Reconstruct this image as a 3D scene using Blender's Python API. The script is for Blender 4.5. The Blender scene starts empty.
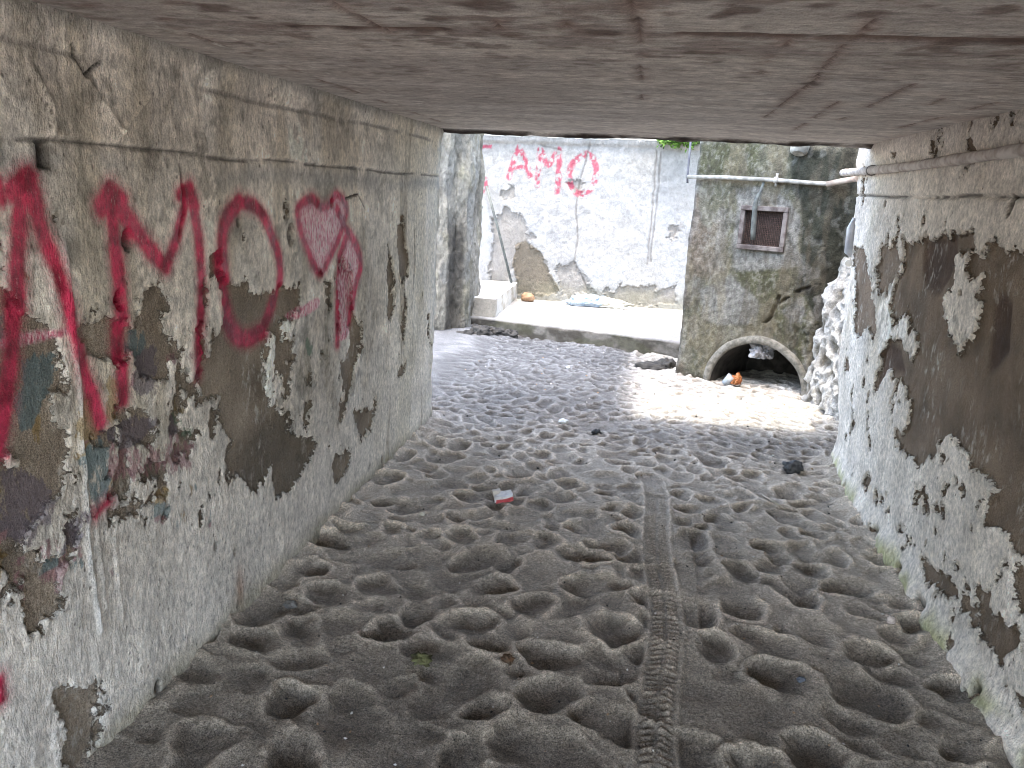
import bpy, math, random
import numpy as np
random.seed(7); RNG = np.random.RandomState(11)
SC = bpy.context.scene
COL = SC.collection
# outlines measured on the real surfaces, metres
L_PEEL = [[[2.196,1.054],[2.263,1.157],[2.365,1.194],[2.525,1.151],[2.701,1.137],[2.828,1.142],[2.85,1.04],[2.735,0.998],[2.589,0.985],[2.556,0.953],[2.537,0.883],[2.56,0.763],[2.635,0.692],[2.718,0.686],[2.721,0.573],[2.911,0.475],[3.023,0.453],[2.878,0.365],[2.709,0.34],[2.607,0.359],[2.543,0.501],[2.431,0.416],[2.242,0.539],[2.244,0.635],[2.311,0.667],[2.228,0.745],[2.129,0.752],[1.992,0.721],[1.892,0.709],[1.833,0.67],[1.811,0.709],[1.92,0.746],[2.103,0.773],[2.209,0.796],[2.196,0.857],[2.133,0.915],[2.155,0.981]],[[1.861,1.236],[1.952,1.268],[2.003,1.22],[1.972,1.108],[2.048,1.034],[1.966,0.961],[1.832,0.979],[1.78,1.06],[1.672,1.108],[1.643,1.164],[1.698,1.175],[1.81,1.149]],[[4.014,1.346],[4.134,1.326],[4.219,1.015],[4.059,1.005]],[[3.362,0.824],[3.49,0.776],[3.36,0.577],[3.235,0.44],[3.155,0.473],[3.191,0.539],[3.286,0.596],[3.195,0.74]],[[3.422,0.435],[3.749,0.425],[3.72,0.295],[3.489,0.295]],[[3.151,0.316],[3.331,0.295],[3.33,0.203],[3.23,0.173],[3.161,0.224]],[[3.261,1.196],[3.366,1.128],[3.364,1.013],[3.49,0.85],[3.544,0.731],[3.362,0.777],[3.222,0.941],[3.203,1.078]],[[1.403,1.269],[1.441,1.253],[1.456,1.162],[1.517,1.185],[1.577,1.163],[1.544,1.037],[1.496,1.025],[1.501,0.95],[1.448,0.894],[1.354,0.923],[1.288,0.994],[1.33,1.279]],[[1.353,0.916],[1.508,0.886],[1.522,0.818],[1.443,0.748],[1.375,0.679],[1.271,0.707],[1.302,0.923]],[[1.354,0.694],[1.408,0.69],[1.489,0.644],[1.549,0.666],[1.558,0.629],[1.518,0.581],[1.493,0.498],[1.376,0.523],[1.367,0.585]],[[1.708,0.887],[1.802,0.901],[1.899,0.859],[1.858,0.812],[1.731,0.818]],[[1.796,0.654],[1.898,0.676],[1.909,0.64],[1.835,0.602],[1.709,0.632],[1.681,0.664]],[[4.128,1.025],[4.206,0.903],[4.161,0.649],[4.07,0.695]],[[1.429,0.287],[1.56,0.209],[1.564,0.082],[1.499,0.016],[1.425,0.078]],[[1.52,0.701],[1.586,0.712],[1.575,0.649],[1.521,0.607],[1.469,0.592]],[[2.667,0.827],[2.743,0.826],[2.726,0.679],[2.668,0.695]],[[3.857,1.234],[3.938,1.151],[3.963,0.853],[3.866,0.84]]]
L_HOLE = [[1.572,1.57],[2.769,1.338],[1.831,1.369],[3.147,1.453],[2.387,1.399],[1.778,1.22],[1.812,0.042],[2.276,0.054],[3.646,0.084],[3.85,0.058],[2.157,0.342],[2.272,0.264]]
L_RED = [[0.0162,[[1.506,1.521],[1.479,1.412],[1.456,1.306],[1.439,1.199],[1.404,1.049],[1.368,0.95]]],[0.0151,[[1.514,1.522],[1.532,1.442],[1.568,1.336],[1.6,1.22],[1.631,1.066],[1.667,0.921]]],[0.0192,[[1.472,1.496],[1.514,1.522],[1.529,1.464]]],[0.0093,[[1.439,1.516],[1.441,1.475]]],[0.0166,[[1.779,1.483],[1.785,1.374],[1.782,1.22],[1.772,1.102],[1.764,0.962]]],[0.0174,[[1.78,1.493],[1.86,1.409],[1.923,1.334],[1.981,1.285]]],[0.0155,[[1.981,1.285],[2.036,1.36],[2.102,1.477]]],[0.0162,[[2.119,1.5],[2.149,1.383],[2.154,1.202],[2.129,1.05],[2.125,0.949]]],[0.0194,[[1.744,1.461],[1.781,1.498],[1.816,1.473]]],[0.016,[[2.068,1.486],[2.119,1.506],[2.145,1.457]]],[0.0212,[[2.399,1.47],[2.302,1.402],[2.277,1.315],[2.29,1.186],[2.329,1.064],[2.43,1.002],[2.545,1.011]]],[0.0171,[[2.545,1.011],[2.635,1.108],[2.666,1.234],[2.597,1.357],[2.517,1.442],[2.399,1.47]]],[0.0133,[[3.017,1.454],[2.951,1.474],[2.842,1.445],[2.831,1.392],[2.889,1.293],[3.006,1.168],[3.152,1.248],[3.275,1.353],[3.311,1.43],[3.212,1.486],[3.116,1.445],[3.045,1.442]]],[0.0165,[[3.21,1.423],[3.287,1.352],[3.428,1.256],[3.478,1.159],[3.402,1.045],[3.363,0.905]]],[0.015,[[3.332,1.324],[3.217,1.221],[3.202,1.069],[3.186,0.834]]],[0.0126,[[2.779,1.034],[2.869,1.045],[2.973,1.047]]],[0.0078,[[1.678,0.702],[1.619,0.685]]],[0.0087,[[2.084,0.69],[1.89,0.685],[1.686,0.708]]],[0.0106,[[1.283,0.43],[1.281,0.38]]],[0.0088,[[1.902,0.888],[1.899,0.768]]]]
L_PINK = [[[2.951,1.466],[2.841,1.422],[2.889,1.293],[3.007,1.176],[3.152,1.256],[3.275,1.353],[3.299,1.43],[3.211,1.477],[3.105,1.433],[3.026,1.442]],[[3.298,1.326],[3.428,1.247],[3.465,1.161],[3.389,1.047],[3.351,0.874],[3.198,0.855],[3.202,1.069],[3.217,1.221]],[[2.737,1.045],[2.974,1.072],[2.992,1.028],[2.752,1.015]],[[1.412,1.181],[1.583,1.184],[1.587,1.166],[1.419,1.154]]]
L_SPLASH = [["teal",[[1.465,1.126],[1.54,1.122],[1.547,1.06],[1.512,1.033],[1.473,0.971],[1.438,0.97],[1.431,1.042]]],["teal",[[1.821,1.139],[1.888,1.094],[1.882,1.039],[1.818,1.038],[1.796,1.098]]],["teal",[[1.4,1.248],[1.43,1.233],[1.416,1.17],[1.39,1.175]]],["mustard",[[1.64,1.051],[1.675,0.991],[1.661,0.875],[1.599,0.894],[1.577,0.94],[1.617,0.98]]],["mustard",[[1.348,0.883],[1.36,0.855],[1.343,0.695],[1.316,0.66],[1.267,0.686],[1.299,0.902]]],["mustard",[[1.999,0.892],[2.033,0.883],[2.03,0.846],[2.0,0.851]]],["mustard",[[1.477,0.994],[1.498,0.976],[1.49,0.917],[1.469,0.936]]],["mustard",[[1.465,1.327],[1.477,1.315],[1.47,1.261],[1.453,1.263]]],["mustard",[[1.693,1.013],[1.748,1.026],[1.734,0.907],[1.695,0.905]]],["purple",[[1.372,0.898],[1.445,0.871],[1.512,0.796],[1.472,0.735],[1.407,0.701],[1.355,0.738]]],["purple",[[1.708,0.887],[1.802,0.901],[1.899,0.859],[1.858,0.812],[1.731,0.818]]],["purple",[[1.845,1.088],[1.93,1.058],[1.917,0.943],[1.85,0.946],[1.792,0.989]]],["purple",[[1.483,0.625],[1.534,0.708],[1.586,0.707],[1.573,0.636]]],["pink",[[1.36,0.674],[1.419,0.683],[1.394,0.567],[1.367,0.582]]],["pink",[[1.419,0.683],[1.55,0.674],[1.56,0.642],[1.445,0.645]]],["pink",[[1.592,0.897],[1.773,0.825],[2.099,0.734],[2.037,0.656],[1.802,0.712],[1.631,0.777]]],["pink",[[1.974,1.034],[2.099,1.018],[2.07,0.993],[1.98,1.003]]],["green",[[1.981,0.866],[2.026,0.806],[2.079,0.757],[2.047,0.758],[1.991,0.816]]],["green",[[2.872,0.914],[2.928,0.883],[2.916,0.839],[2.852,0.868]]]]
R_PEEL = [[[4.826,1.272],[4.61,1.341],[4.466,1.173],[4.232,0.914],[4.278,0.864],[4.421,0.902],[4.498,0.824],[4.656,0.863],[4.705,1.082]],[[4.368,1.326],[4.135,1.398],[4.022,1.256],[4.113,1.19],[4.232,1.097],[4.358,1.122]],[[4.043,1.403],[3.872,1.412],[3.801,1.433],[3.236,1.475],[3.183,1.406],[3.339,1.365],[3.334,1.273],[3.428,1.199],[3.332,1.101],[3.242,1.053],[3.146,1.025],[3.034,1.106],[3.03,1.207],[3.001,1.253],[3.07,1.287],[3.221,1.33],[3.231,1.388],[3.13,1.409],[3.075,1.441],[2.966,1.421],[2.882,1.439],[2.781,1.421],[2.515,1.429],[1.802,0.89],[2.081,0.807],[2.374,0.805],[2.507,0.832],[2.63,0.844],[2.689,0.715],[2.857,0.714],[3.046,0.713],[3.219,0.674],[3.186,0.569],[3.35,0.512],[3.608,0.479],[3.751,0.567],[3.578,0.581],[3.517,0.672],[3.6,0.721],[3.703,0.75],[3.965,0.765],[4.088,0.614],[4.143,0.704],[4.106,0.885],[3.861,0.921],[3.69,0.881],[3.617,0.95],[3.818,1.058],[3.979,1.015],[4.081,1.077],[4.071,1.175],[3.992,1.259]],[[3.196,0.761],[3.068,0.695],[2.813,0.682],[2.602,0.683],[2.662,0.599],[2.673,0.548],[2.531,0.535],[2.413,0.547],[2.265,0.524],[1.958,0.721],[2.291,1.018]],[[2.651,0.319],[2.528,0.323],[2.368,0.324],[2.27,0.326],[2.278,0.307],[2.325,0.233],[2.362,0.117],[2.417,0.095],[2.42,0.171],[2.562,0.176],[2.682,0.188],[2.847,0.181],[3.072,0.154],[3.02,0.198],[2.793,0.245],[2.593,0.239],[2.591,0.272]],[[2.47,0.475],[2.359,0.517],[2.244,0.535],[2.2,0.438],[2.312,0.415],[2.412,0.417]],[[2.964,0.577],[2.894,0.607],[2.818,0.6],[2.817,0.535],[2.917,0.528]],[[2.883,0.294],[2.748,0.319],[2.687,0.276],[2.81,0.279]],[[3.124,0.624],[3.019,0.643],[3.029,0.619],[3.11,0.597]],[[4.031,0.189],[3.956,0.205],[3.889,0.15],[3.982,0.137]],[[3.641,0.217],[3.555,0.188],[3.497,0.182],[3.599,0.17]],[[2.336,0.128],[2.293,0.165],[2.204,0.184],[2.172,0.15],[2.25,0.137]],[[3.462,0.176],[3.343,0.188],[3.361,0.166],[3.457,0.158]],[[3.788,0.191],[3.699,0.193],[3.702,0.174],[3.786,0.162]],[[3.297,0.18],[3.211,0.191],[3.21,0.158],[3.284,0.156]],[[3.138,0.178],[2.974,0.204],[2.978,0.147],[3.093,0.143]],[[2.783,0.467],[2.742,0.478],[2.744,0.452],[2.773,0.447]]]
R_DARK = [[[3.792,1.417],[3.426,1.452],[3.38,1.362],[3.417,1.264],[3.516,1.188],[3.709,1.216],[3.772,1.331]],[[2.978,1.242],[2.904,1.292],[2.828,1.262],[2.78,1.098],[2.842,1.031],[2.921,0.985],[2.953,1.12]],[[4.106,0.885],[3.852,0.904],[3.731,0.799],[3.965,0.765],[4.088,0.614],[4.143,0.704]]]
R_HOLE = [[2.946,1.57],[3.239,1.238],[4.387,1.561],[3.074,-0.049],[2.911,-0.036],[2.478,-0.015],[3.974,-0.009],[3.77,-0.114],[3.586,1.747],[4.264,1.68],[4.138,0.252]]
C_SEAM = [[[-1.147,1.757],[-0.707,1.817],[-0.516,1.815]],[[-0.222,1.816],[-0.07,1.827],[0.058,1.828],[0.401,1.823],[0.693,1.841]],[[-0.081,1.513],[-0.07,1.816],[-0.09,3.03]],[[-0.357,1.521],[-0.37,1.773]],[[-0.49,1.526],[-0.49,1.802]],[[-0.207,1.517],[-0.218,1.784]],[[0.069,1.849],[0.09,2.593]],[[0.337,1.5],[0.406,2.43],[0.412,3.549]],[[0.568,2.735],[0.621,4.084]],[[0.681,2.383],[0.709,3.534]],[[0.844,2.185],[0.868,2.938]],[[0.353,1.499],[0.377,1.804]],[[-0.656,1.531],[-0.649,1.859]],[[0.248,1.857],[0.247,2.361]],[[-1.189,1.781],[-1.223,4.341]],[[1.038,2.653],[1.017,3.802]]]
C_LIGHT = [[[-1.219,1.805],[-1.167,2.476],[-1.204,4.274]],[[-1.102,1.918],[-1.074,3.202],[-1.103,4.551]]]
C_SPOT = [[0.117,1.582],[0.141,1.73],[0.093,1.616],[0.684,1.842],[-0.857,1.772],[-0.732,1.819],[-0.347,1.56],[-0.067,1.677],[0.248,1.539],[0.412,2.511],[0.113,2.921],[0.357,4.021],[-0.944,1.627],[-0.917,1.703],[-1.487,1.87],[-0.156,1.812],[-0.536,1.593],[-0.484,1.699],[0.349,1.612],[0.181,1.541],[0.554,1.579]]
F_RED = [[0.0257,[[-2.246,2.035],[-2.131,2.051]]],[0.045,[[-2.205,1.632],[-2.187,1.509]]],[0.0334,[[-1.771,2.052],[-1.827,1.893],[-1.882,1.683]]],[0.0334,[[-1.771,2.052],[-1.686,1.899],[-1.612,1.707]]],[0.0231,[[-1.848,1.795],[-1.644,1.828]]],[0.0334,[[-1.503,2.026],[-1.505,1.845],[-1.517,1.601]]],[0.0334,[[-1.49,2.027],[-1.391,1.85],[-1.276,2.035]]],[0.036,[[-1.264,2.035],[-1.249,1.796],[-1.257,1.528]]],[0.0386,[[-0.924,2.001],[-1.079,1.887],[-1.117,1.705],[-1.057,1.561],[-0.928,1.519],[-0.811,1.634],[-0.787,1.815],[-0.847,1.956],[-0.924,2.001]]]]
F_BROWN = [[[-1.792,0.617],[-1.763,0.837],[-1.634,0.896],[-1.432,0.78],[-1.258,0.483],[-1.114,0.273],[-1.399,0.2],[-1.692,0.206]],[[-2.08,1.137],[-1.851,1.3],[-1.742,1.218],[-1.643,1.06],[-1.493,0.942],[-1.697,0.841],[-1.834,0.38],[-2.002,0.237],[-2.099,0.296]],[[-1.223,0.55],[-0.971,0.669],[-0.758,0.388],[-0.621,0.268],[-1.136,0.206]],[[-0.626,0.333],[-0.125,0.431],[0.131,0.385],[0.323,0.462],[0.397,0.213],[-0.611,0.139]],[[-1.991,1.518],[-1.836,1.55],[-1.831,1.438],[-1.986,1.394]],[[-1.125,1.643],[-0.941,1.712],[-0.965,1.505],[-1.067,1.524]],[[0.218,1.163],[0.311,1.204],[0.266,1.043],[0.204,1.052]]]
F_GREY = [[[-2.276,2.118],[0.318,2.211],[0.341,1.98],[0.143,1.558],[-0.467,1.529],[-0.746,1.936],[-2.267,1.9]]]
F_CRACK = [[[-0.882,2.109],[-0.948,1.808],[-0.994,1.564],[-0.998,1.257],[-0.952,0.948],[-0.971,0.669],[-0.78,0.322]],[[-0.061,2.058],[-0.057,1.488],[-0.059,0.688]],[[-0.013,2.06],[-0.009,1.49],[-0.026,0.728]],[[-1.506,2.086],[-1.251,2.036]]]
T_MOSS = [[[0.785,1.939],[1.232,1.943],[1.356,1.585],[1.351,1.139],[1.286,0.824],[1.158,0.648],[1.01,0.87],[0.951,1.181],[0.914,1.565],[0.821,1.675]]]
T_LIGHT = [[[0.378,1.62],[0.581,1.667],[0.836,1.561],[0.93,1.451],[0.943,1.18],[1.087,1.153],[1.072,1.097],[0.75,1.003],[0.457,0.974],[0.394,1.134],[0.402,1.42]],[[0.167,0.772],[0.419,0.928],[0.699,0.751],[0.684,0.54],[0.382,0.497],[0.197,0.514]],[[0.873,0.691],[1.02,0.791],[1.076,0.677],[0.966,0.605]]]
T_GREEN = [[[0.457,0.974],[0.825,1.05],[1.069,1.113],[1.147,0.727],[0.942,0.781],[0.751,0.675],[0.531,0.73]],[[-0.017,1.988],[0.541,1.975],[0.535,1.704],[0.057,1.73]],[[0.699,0.751],[1.098,0.8],[1.21,-0.001],[1.087,0.016],[1.036,0.385],[0.819,0.476]]]
T_CRACK = [[[0.842,0.802],[0.801,0.615],[0.691,0.482]],[[0.827,0.726],[1.01,0.87],[1.157,0.926]],[[0.167,0.772],[0.239,0.789]]]
S_PITS = [[0.01,2.54],[-0.02,2.89],[-0.16,2.85],[-0.52,2.49],[-0.75,2.48],[-0.98,2.35],[-0.5,2.94],[-0.65,2.94],[-0.15,3.11],[0.02,3.13],[-0.14,3.45],[0.64,3.68],[0.79,3.44],[0.49,3.16],[0.48,4.51],[0.11,2.8],[-0.21,2.09],[-0.06,2.38],[-0.56,2.01],[-0.96,2.67],[-0.46,2.16],[0.47,2.98],[0.9,2.66],[0.86,2.17],[0.71,2.96],[0.46,4.6],[-0.15,4.5],[-0.3,4.18],[-0.77,2.9],[-0.35,2.68],[-1.12,2.55],[-1.23,2.17],[-1.13,1.7],[-0.21,2.5],[-0.39,3.21],[0.25,2.26]]
# ------------------------------------------------------------------ numpy helpers
_T = RNG.rand(16, 256, 256)
def vn(x, y, k=0):
    t = _T[k % 16]
    xi = np.floor(x).astype(int); yi = np.floor(y).astype(int)
    fx = x - xi; fy = y - yi
    fx = fx*fx*(3-2*fx); fy = fy*fy*(3-2*fy)
    a = t[xi & 255, yi & 255]; b = t[(xi+1) & 255, yi & 255]
    c = t[xi & 255, (yi+1) & 255]; d = t[(xi+1) & 255, (yi+1) & 255]
    return (a*(1-fx)+b*fx)*(1-fy)+(c*(1-fx)+d*fx)*fy
def fbm(x, y, k=0, o=4, g=0.5):
    s = 0; a = 1; n = 0
    for i in range(o):
        s = s + a*vn(x*2**i+17.3*i, y*2**i+5.1*i, k+i); n += a; a *= g
    return s/n
def sm(a, b, x):
    t = np.clip((x-a)/(b-a), 0, 1); return t*t*(3-2*t)
def seg_dist(x, y, pts):
    d = np.full(x.shape, 1e9)
    if len(pts) == 1: return np.hypot(x-pts[0][0], y-pts[0][1])
    for (ax, ay), (bx, by) in zip(pts[:-1], pts[1:]):
        vx, vy = bx-ax, by-ay; L = vx*vx+vy*vy+1e-12
        t = np.clip(((x-ax)*vx+(y-ay)*vy)/L, 0, 1)
        d = np.minimum(d, np.hypot(x-ax-t*vx, y-ay-t*vy))
    return d
def poly_sdf(x, y, pts):
    d = seg_dist(x, y, list(pts)+[pts[0]])
    ins = np.zeros(x.shape, bool)
    P = list(pts)
    for (ax, ay), (bx, by) in zip(P, P[1:]+P[:1]):
        if ay == by: continue
        c = ((ay > y) != (by > y)) & (x < (bx-ax)*(y-ay)/(by-ay)+ax)
        ins ^= c
    return np.where(ins, -d, d)
def sdf_many(x, y, polys):
    d = np.full(x.shape, 1.0)
    for p in polys:
        pa = np.array(p); lo = pa.min(0)-.15; hi = pa.max(0)+.15
        m = (x > lo[0]) & (x < hi[0]) & (y > lo[1]) & (y < hi[1])
        if m.any(): d[m] = np.minimum(d[m], poly_sdf(x[m], y[m], p))
    return d
def lines_sdf(x, y, lines, cap=.2):
    d = np.full(x.shape, 1.0)
    for h, p in lines:
        pa = np.array(p); lo = pa.min(0)-cap; hi = pa.max(0)+cap
        m = (x > lo[0]) & (x < hi[0]) & (y > lo[1]) & (y < hi[1])
        if m.any(): d[m] = np.minimum(d[m], seg_dist(x[m], y[m], p)-h)
    return d
def smooth(pts, n=6, closed=False):
    p = [np.array(q, float) for q in pts]
    if len(p) < 3: return pts
    if closed: p = [p[-1]]+p+[p[0], p[1]]
    else: p = [2*p[0]-p[1]]+p+[2*p[-1]-p[-2]]
    out = []
    for i in range(1, len(p)-2):
        a, b, c, d = p[i-1:i+3]
        for k in range(n):
            t = k/n; out.append(tuple(.5*((2*b)+(c-a)*t+(2*a-5*b+4*c-d)*t*t+(3*b-a-3*c+d)*t**3)))
    if not closed: out.append(tuple(p[-2]))
    return out
def lerp(a, b, t):
    return a+(b-a)*t
def mixc(c, col, t):
    return c+(np.array(col)-c)*t[..., None]
def col0(shape, c):
    return np.zeros(shape+(3,))+np.array(c)

# ------------------------------------------------------------------ objects
def tag(o, label=None, cat=None, group=None, kind=None):
    if label: o['label'] = label
    if cat: o['category'] = cat
    if group: o['group'] = group
    if kind: o['kind'] = kind
    return o
def thing(name, loc, label, cat, group=None):
    o = bpy.data.objects.new(name, None); COL.objects.link(o); o.location = loc
    o.empty_display_size = .1
    return tag(o, label, cat, group)
def link(name, me, mat, parent=None, origin=None):
    o = bpy.data.objects.new(name, me); COL.objects.link(o)
    if mat: me.materials.append(mat)
    if parent is not None:
        origin = tuple(parent_world(parent)); o.parent = parent; off = origin
    else:
        off = origin or (0, 0, 0); o.location = off
    if any(off):
        n = len(me.vertices); a = np.empty(n*3, np.float32); me.vertices.foreach_get('co', a)
        a = (a.reshape(-1, 3)-np.array(off, np.float32)).ravel(); me.vertices.foreach_set('co', a); me.update()
    return o
def parent_world(p):
    v = np.array(p.location[:], float)
    if p.parent: v = v+parent_world(p.parent)
    return v
def raw_mesh(name, V, Fq, attrs=None, smooth=True):
    me = bpy.data.meshes.new(name)
    V = np.asarray(V, np.float32).reshape(-1, 3); Fq = np.asarray(Fq, np.int32)
    k = Fq.shape[1]
    me.vertices.add(len(V)); me.vertices.foreach_set('co', V.ravel())
    me.loops.add(Fq.size); me.loops.foreach_set('vertex_index', Fq.ravel())
    me.polygons.add(len(Fq)); me.polygons.foreach_set('loop_start', np.arange(0, Fq.size, k, dtype=np.int32))
    me.polygons.foreach_set('loop_total', np.full(len(Fq), k, np.int32))
    me.polygons.foreach_set('use_smooth', np.full(len(Fq), smooth))
    me.update(calc_edges=True)
    for n, a in (attrs or {}).items():
        a = np.asarray(a, np.float32)
        if a.ndim and a.shape[-1] == 3 and a.size == len(V)*3:
            b = np.ones((len(V), 4), np.float32); b[:, :3] = np.clip(a.reshape(-1, 3), 0, 1)
            at = me.attributes.new(n, 'FLOAT_COLOR', 'POINT'); at.data.foreach_set('color', b.ravel())
        else:
            at = me.attributes.new(n, 'FLOAT', 'POINT'); at.data.foreach_set('value', a.ravel())
    return me
def grid_mesh(name, V, attrs=None, keep=None, flip=False):
    a, b = V.shape[:2]
    idx = np.arange(a*b).reshape(a, b)
    q = np.stack([idx[:-1, :-1], idx[1:, :-1], idx[1:, 1:], idx[:-1, 1:]], -1)
    if flip: q = q[..., ::-1]
    q = q.reshape(-1, 4)
    if keep is not None: q = q[keep.reshape(-1)]
    at = {n: (v.reshape(-1, 3) if v.ndim == 3 else v.ravel()) for n, v in (attrs or {}).items()}
    return raw_mesh(name, V.reshape(-1, 3), q, at)
def spans(pairs):
    """pairs: [(value, step until next)], final (value,)"""
    out = []
    for i in range(len(pairs)-1):
        a, st = pairs[i]; b = pairs[i+1][0]
        n = max(1, int(round(abs(b-a)/st))); out += list(np.linspace(a, b, n, endpoint=False))
    out.append(pairs[-1][0]); return np.array(out)
def path_pts(nodes):
    """nodes [(x,y,step)], returns pts, s, node index distances"""
    P = []; S = []; s = 0; cum = []
    for i in range(len(nodes)-1):
        a = np.array(nodes[i][:2]); b = np.array(nodes[i+1][:2]); L = np.linalg.norm(b-a)
        n = max(1, int(round(L/nodes[i][2]))); cum.append(s)
        for t in np.linspace(0, 1, n, endpoint=False): P.append(a+(b-a)*t); S.append(s+L*t)
        s += L
    P.append(np.array(nodes[-1][:2])); S.append(s); cum.append(s)
    return np.array(P), np.array(S), cum
def path_normals(P, win=3):
    d = np.gradient(P, axis=0)
    L = np.linalg.norm(d, axis=1, keepdims=True); d = d/np.maximum(L, 1e-9)
    n = np.stack([d[:, 1], -d[:, 0]], 1)
    k = n.copy()
    for i in range(1, win+1):
        k += np.roll(n, i, 0)+np.roll(n, -i, 0)
    k[:win] = n[:win]; k[-win:] = n[-win:]
    return k/np.linalg.norm(k, axis=1, keepdims=True)
def box_mesh(name, lo, hi, bev=0.0, jit=0.0, sub=0):
    import bmesh
    bm = bmesh.new(); bmesh.ops.create_cube(bm, size=1)
    for v in bm.verts:
        v.co = [lo[i]+(v.co[i]+.5)*(hi[i]-lo[i]) for i in range(3)]
    if sub: bmesh.ops.subdivide_edges(bm, edges=bm.edges[:], cuts=sub, use_grid_fill=True)
    if bev: bmesh.ops.bevel(bm, geom=bm.edges[:] if not sub else [e for e in bm.edges if e.calc_face_angle(0) > .5], offset=bev, segments=2, affect='EDGES')
    if jit:
        for v in bm.verts: v.co = [c+random.uniform(-jit, jit) for c in v.co]
    me = bpy.data.meshes.new(name); bm.to_mesh(me); bm.free(); return me
def tube_mesh(name, pts, r, n=14, wob=0, caps=True):
    pts = np.array(pts, float); V = []; Q = []
    rr = r if hasattr(r, '__len__') else [r]*len(pts)
    up = np.array([.13, .27, .95])
    for i, p in enumerate(pts):
        t = pts[min(i+1, len(pts)-1)]-pts[max(i-1, 0)]; t /= np.linalg.norm(t)
        a = np.cross(t, up)
        if np.linalg.norm(a) < .2: a = np.cross(t, [1, 0, 0])
        a /= np.linalg.norm(a); b = np.cross(t, a)
        for k in range(n):
            w = 2*math.pi*k/n; V.append(p+(a*math.cos(w)+b*math.sin(w))*rr[i]*(1+random.uniform(-wob, wob)))
    faces = []
    for i in range(len(pts)-1):
        for k in range(n):
            faces.append((i*n+k, i*n+(k+1) % n, (i+1)*n+(k+1) % n, (i+1)*n+k))
    if caps:
        faces.append(tuple(range(n))[::-1]); faces.append(tuple((len(pts)-1)*n+k for k in range(n)))
    me = bpy.data.meshes.new(name); me.from_pydata([tuple(v) for v in V], [], faces)
    for p in me.polygons: p.use_smooth = len(p.vertices) == 4
    me.update(); return me
def rock_mesh(name, c, size, seed=0, sub=3, rough=.25, freq=2.2, flat=0.0):
    import bmesh
    from mathutils import noise, Vector
    bm = bmesh.new(); bmesh.ops.create_icosphere(bm, subdivisions=sub, radius=1)
    for v in bm.verts:
        d = v.co.normalized(); k = 1+rough*noise.noise(d*freq+Vector((seed*7.1, 3.3, seed)))*1.6+rough*.4*noise.noise(d*freq*3+Vector((seed, 1, 2)))
        p = d*k
        if p.z < -flat and flat: p.z = -flat
        v.co = [c[i]+p[i]*size[i] for i in range(3)]
    me = bpy.data.meshes.new(name); bm.to_mesh(me); bm.free()
    for p in me.polygons: p.use_smooth = True
    return me
def cloth_mesh(name, c, size, seed=0, n=40, amp=.35, rot=0.0, sharp=1):
    """a crumpled closed sheet: flattened lump with creases"""
    import bmesh
    from mathutils import noise, Vector
    bm = bmesh.new(); bmesh.ops.create_icosphere(bm, subdivisions=5, radius=1)
    cr, sr = math.cos(rot), math.sin(rot)
    for v in bm.verts:
        d = v.co.normalized(); o = Vector((seed*3.7, seed*1.3, 5))
        k = 1+amp*(noise.noise(d*1.6+o))+amp*.9*(abs(noise.noise(d*3.1+o))-.25)*sharp+amp*.5*(abs(noise.noise(d*7+o))-.25)
        p = d*k; p.z = max(p.z, -.45)
        x, y = p.x*size[0], p.y*size[1]
        v.co = (c[0]+x*cr-y*sr, c[1]+x*sr+y*cr, c[2]+p.z*size[2])
    me = bpy.data.meshes.new(name); bm.to_mesh(me); bm.free()
    for p in me.polygons: p.use_smooth = True
    return me

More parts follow.
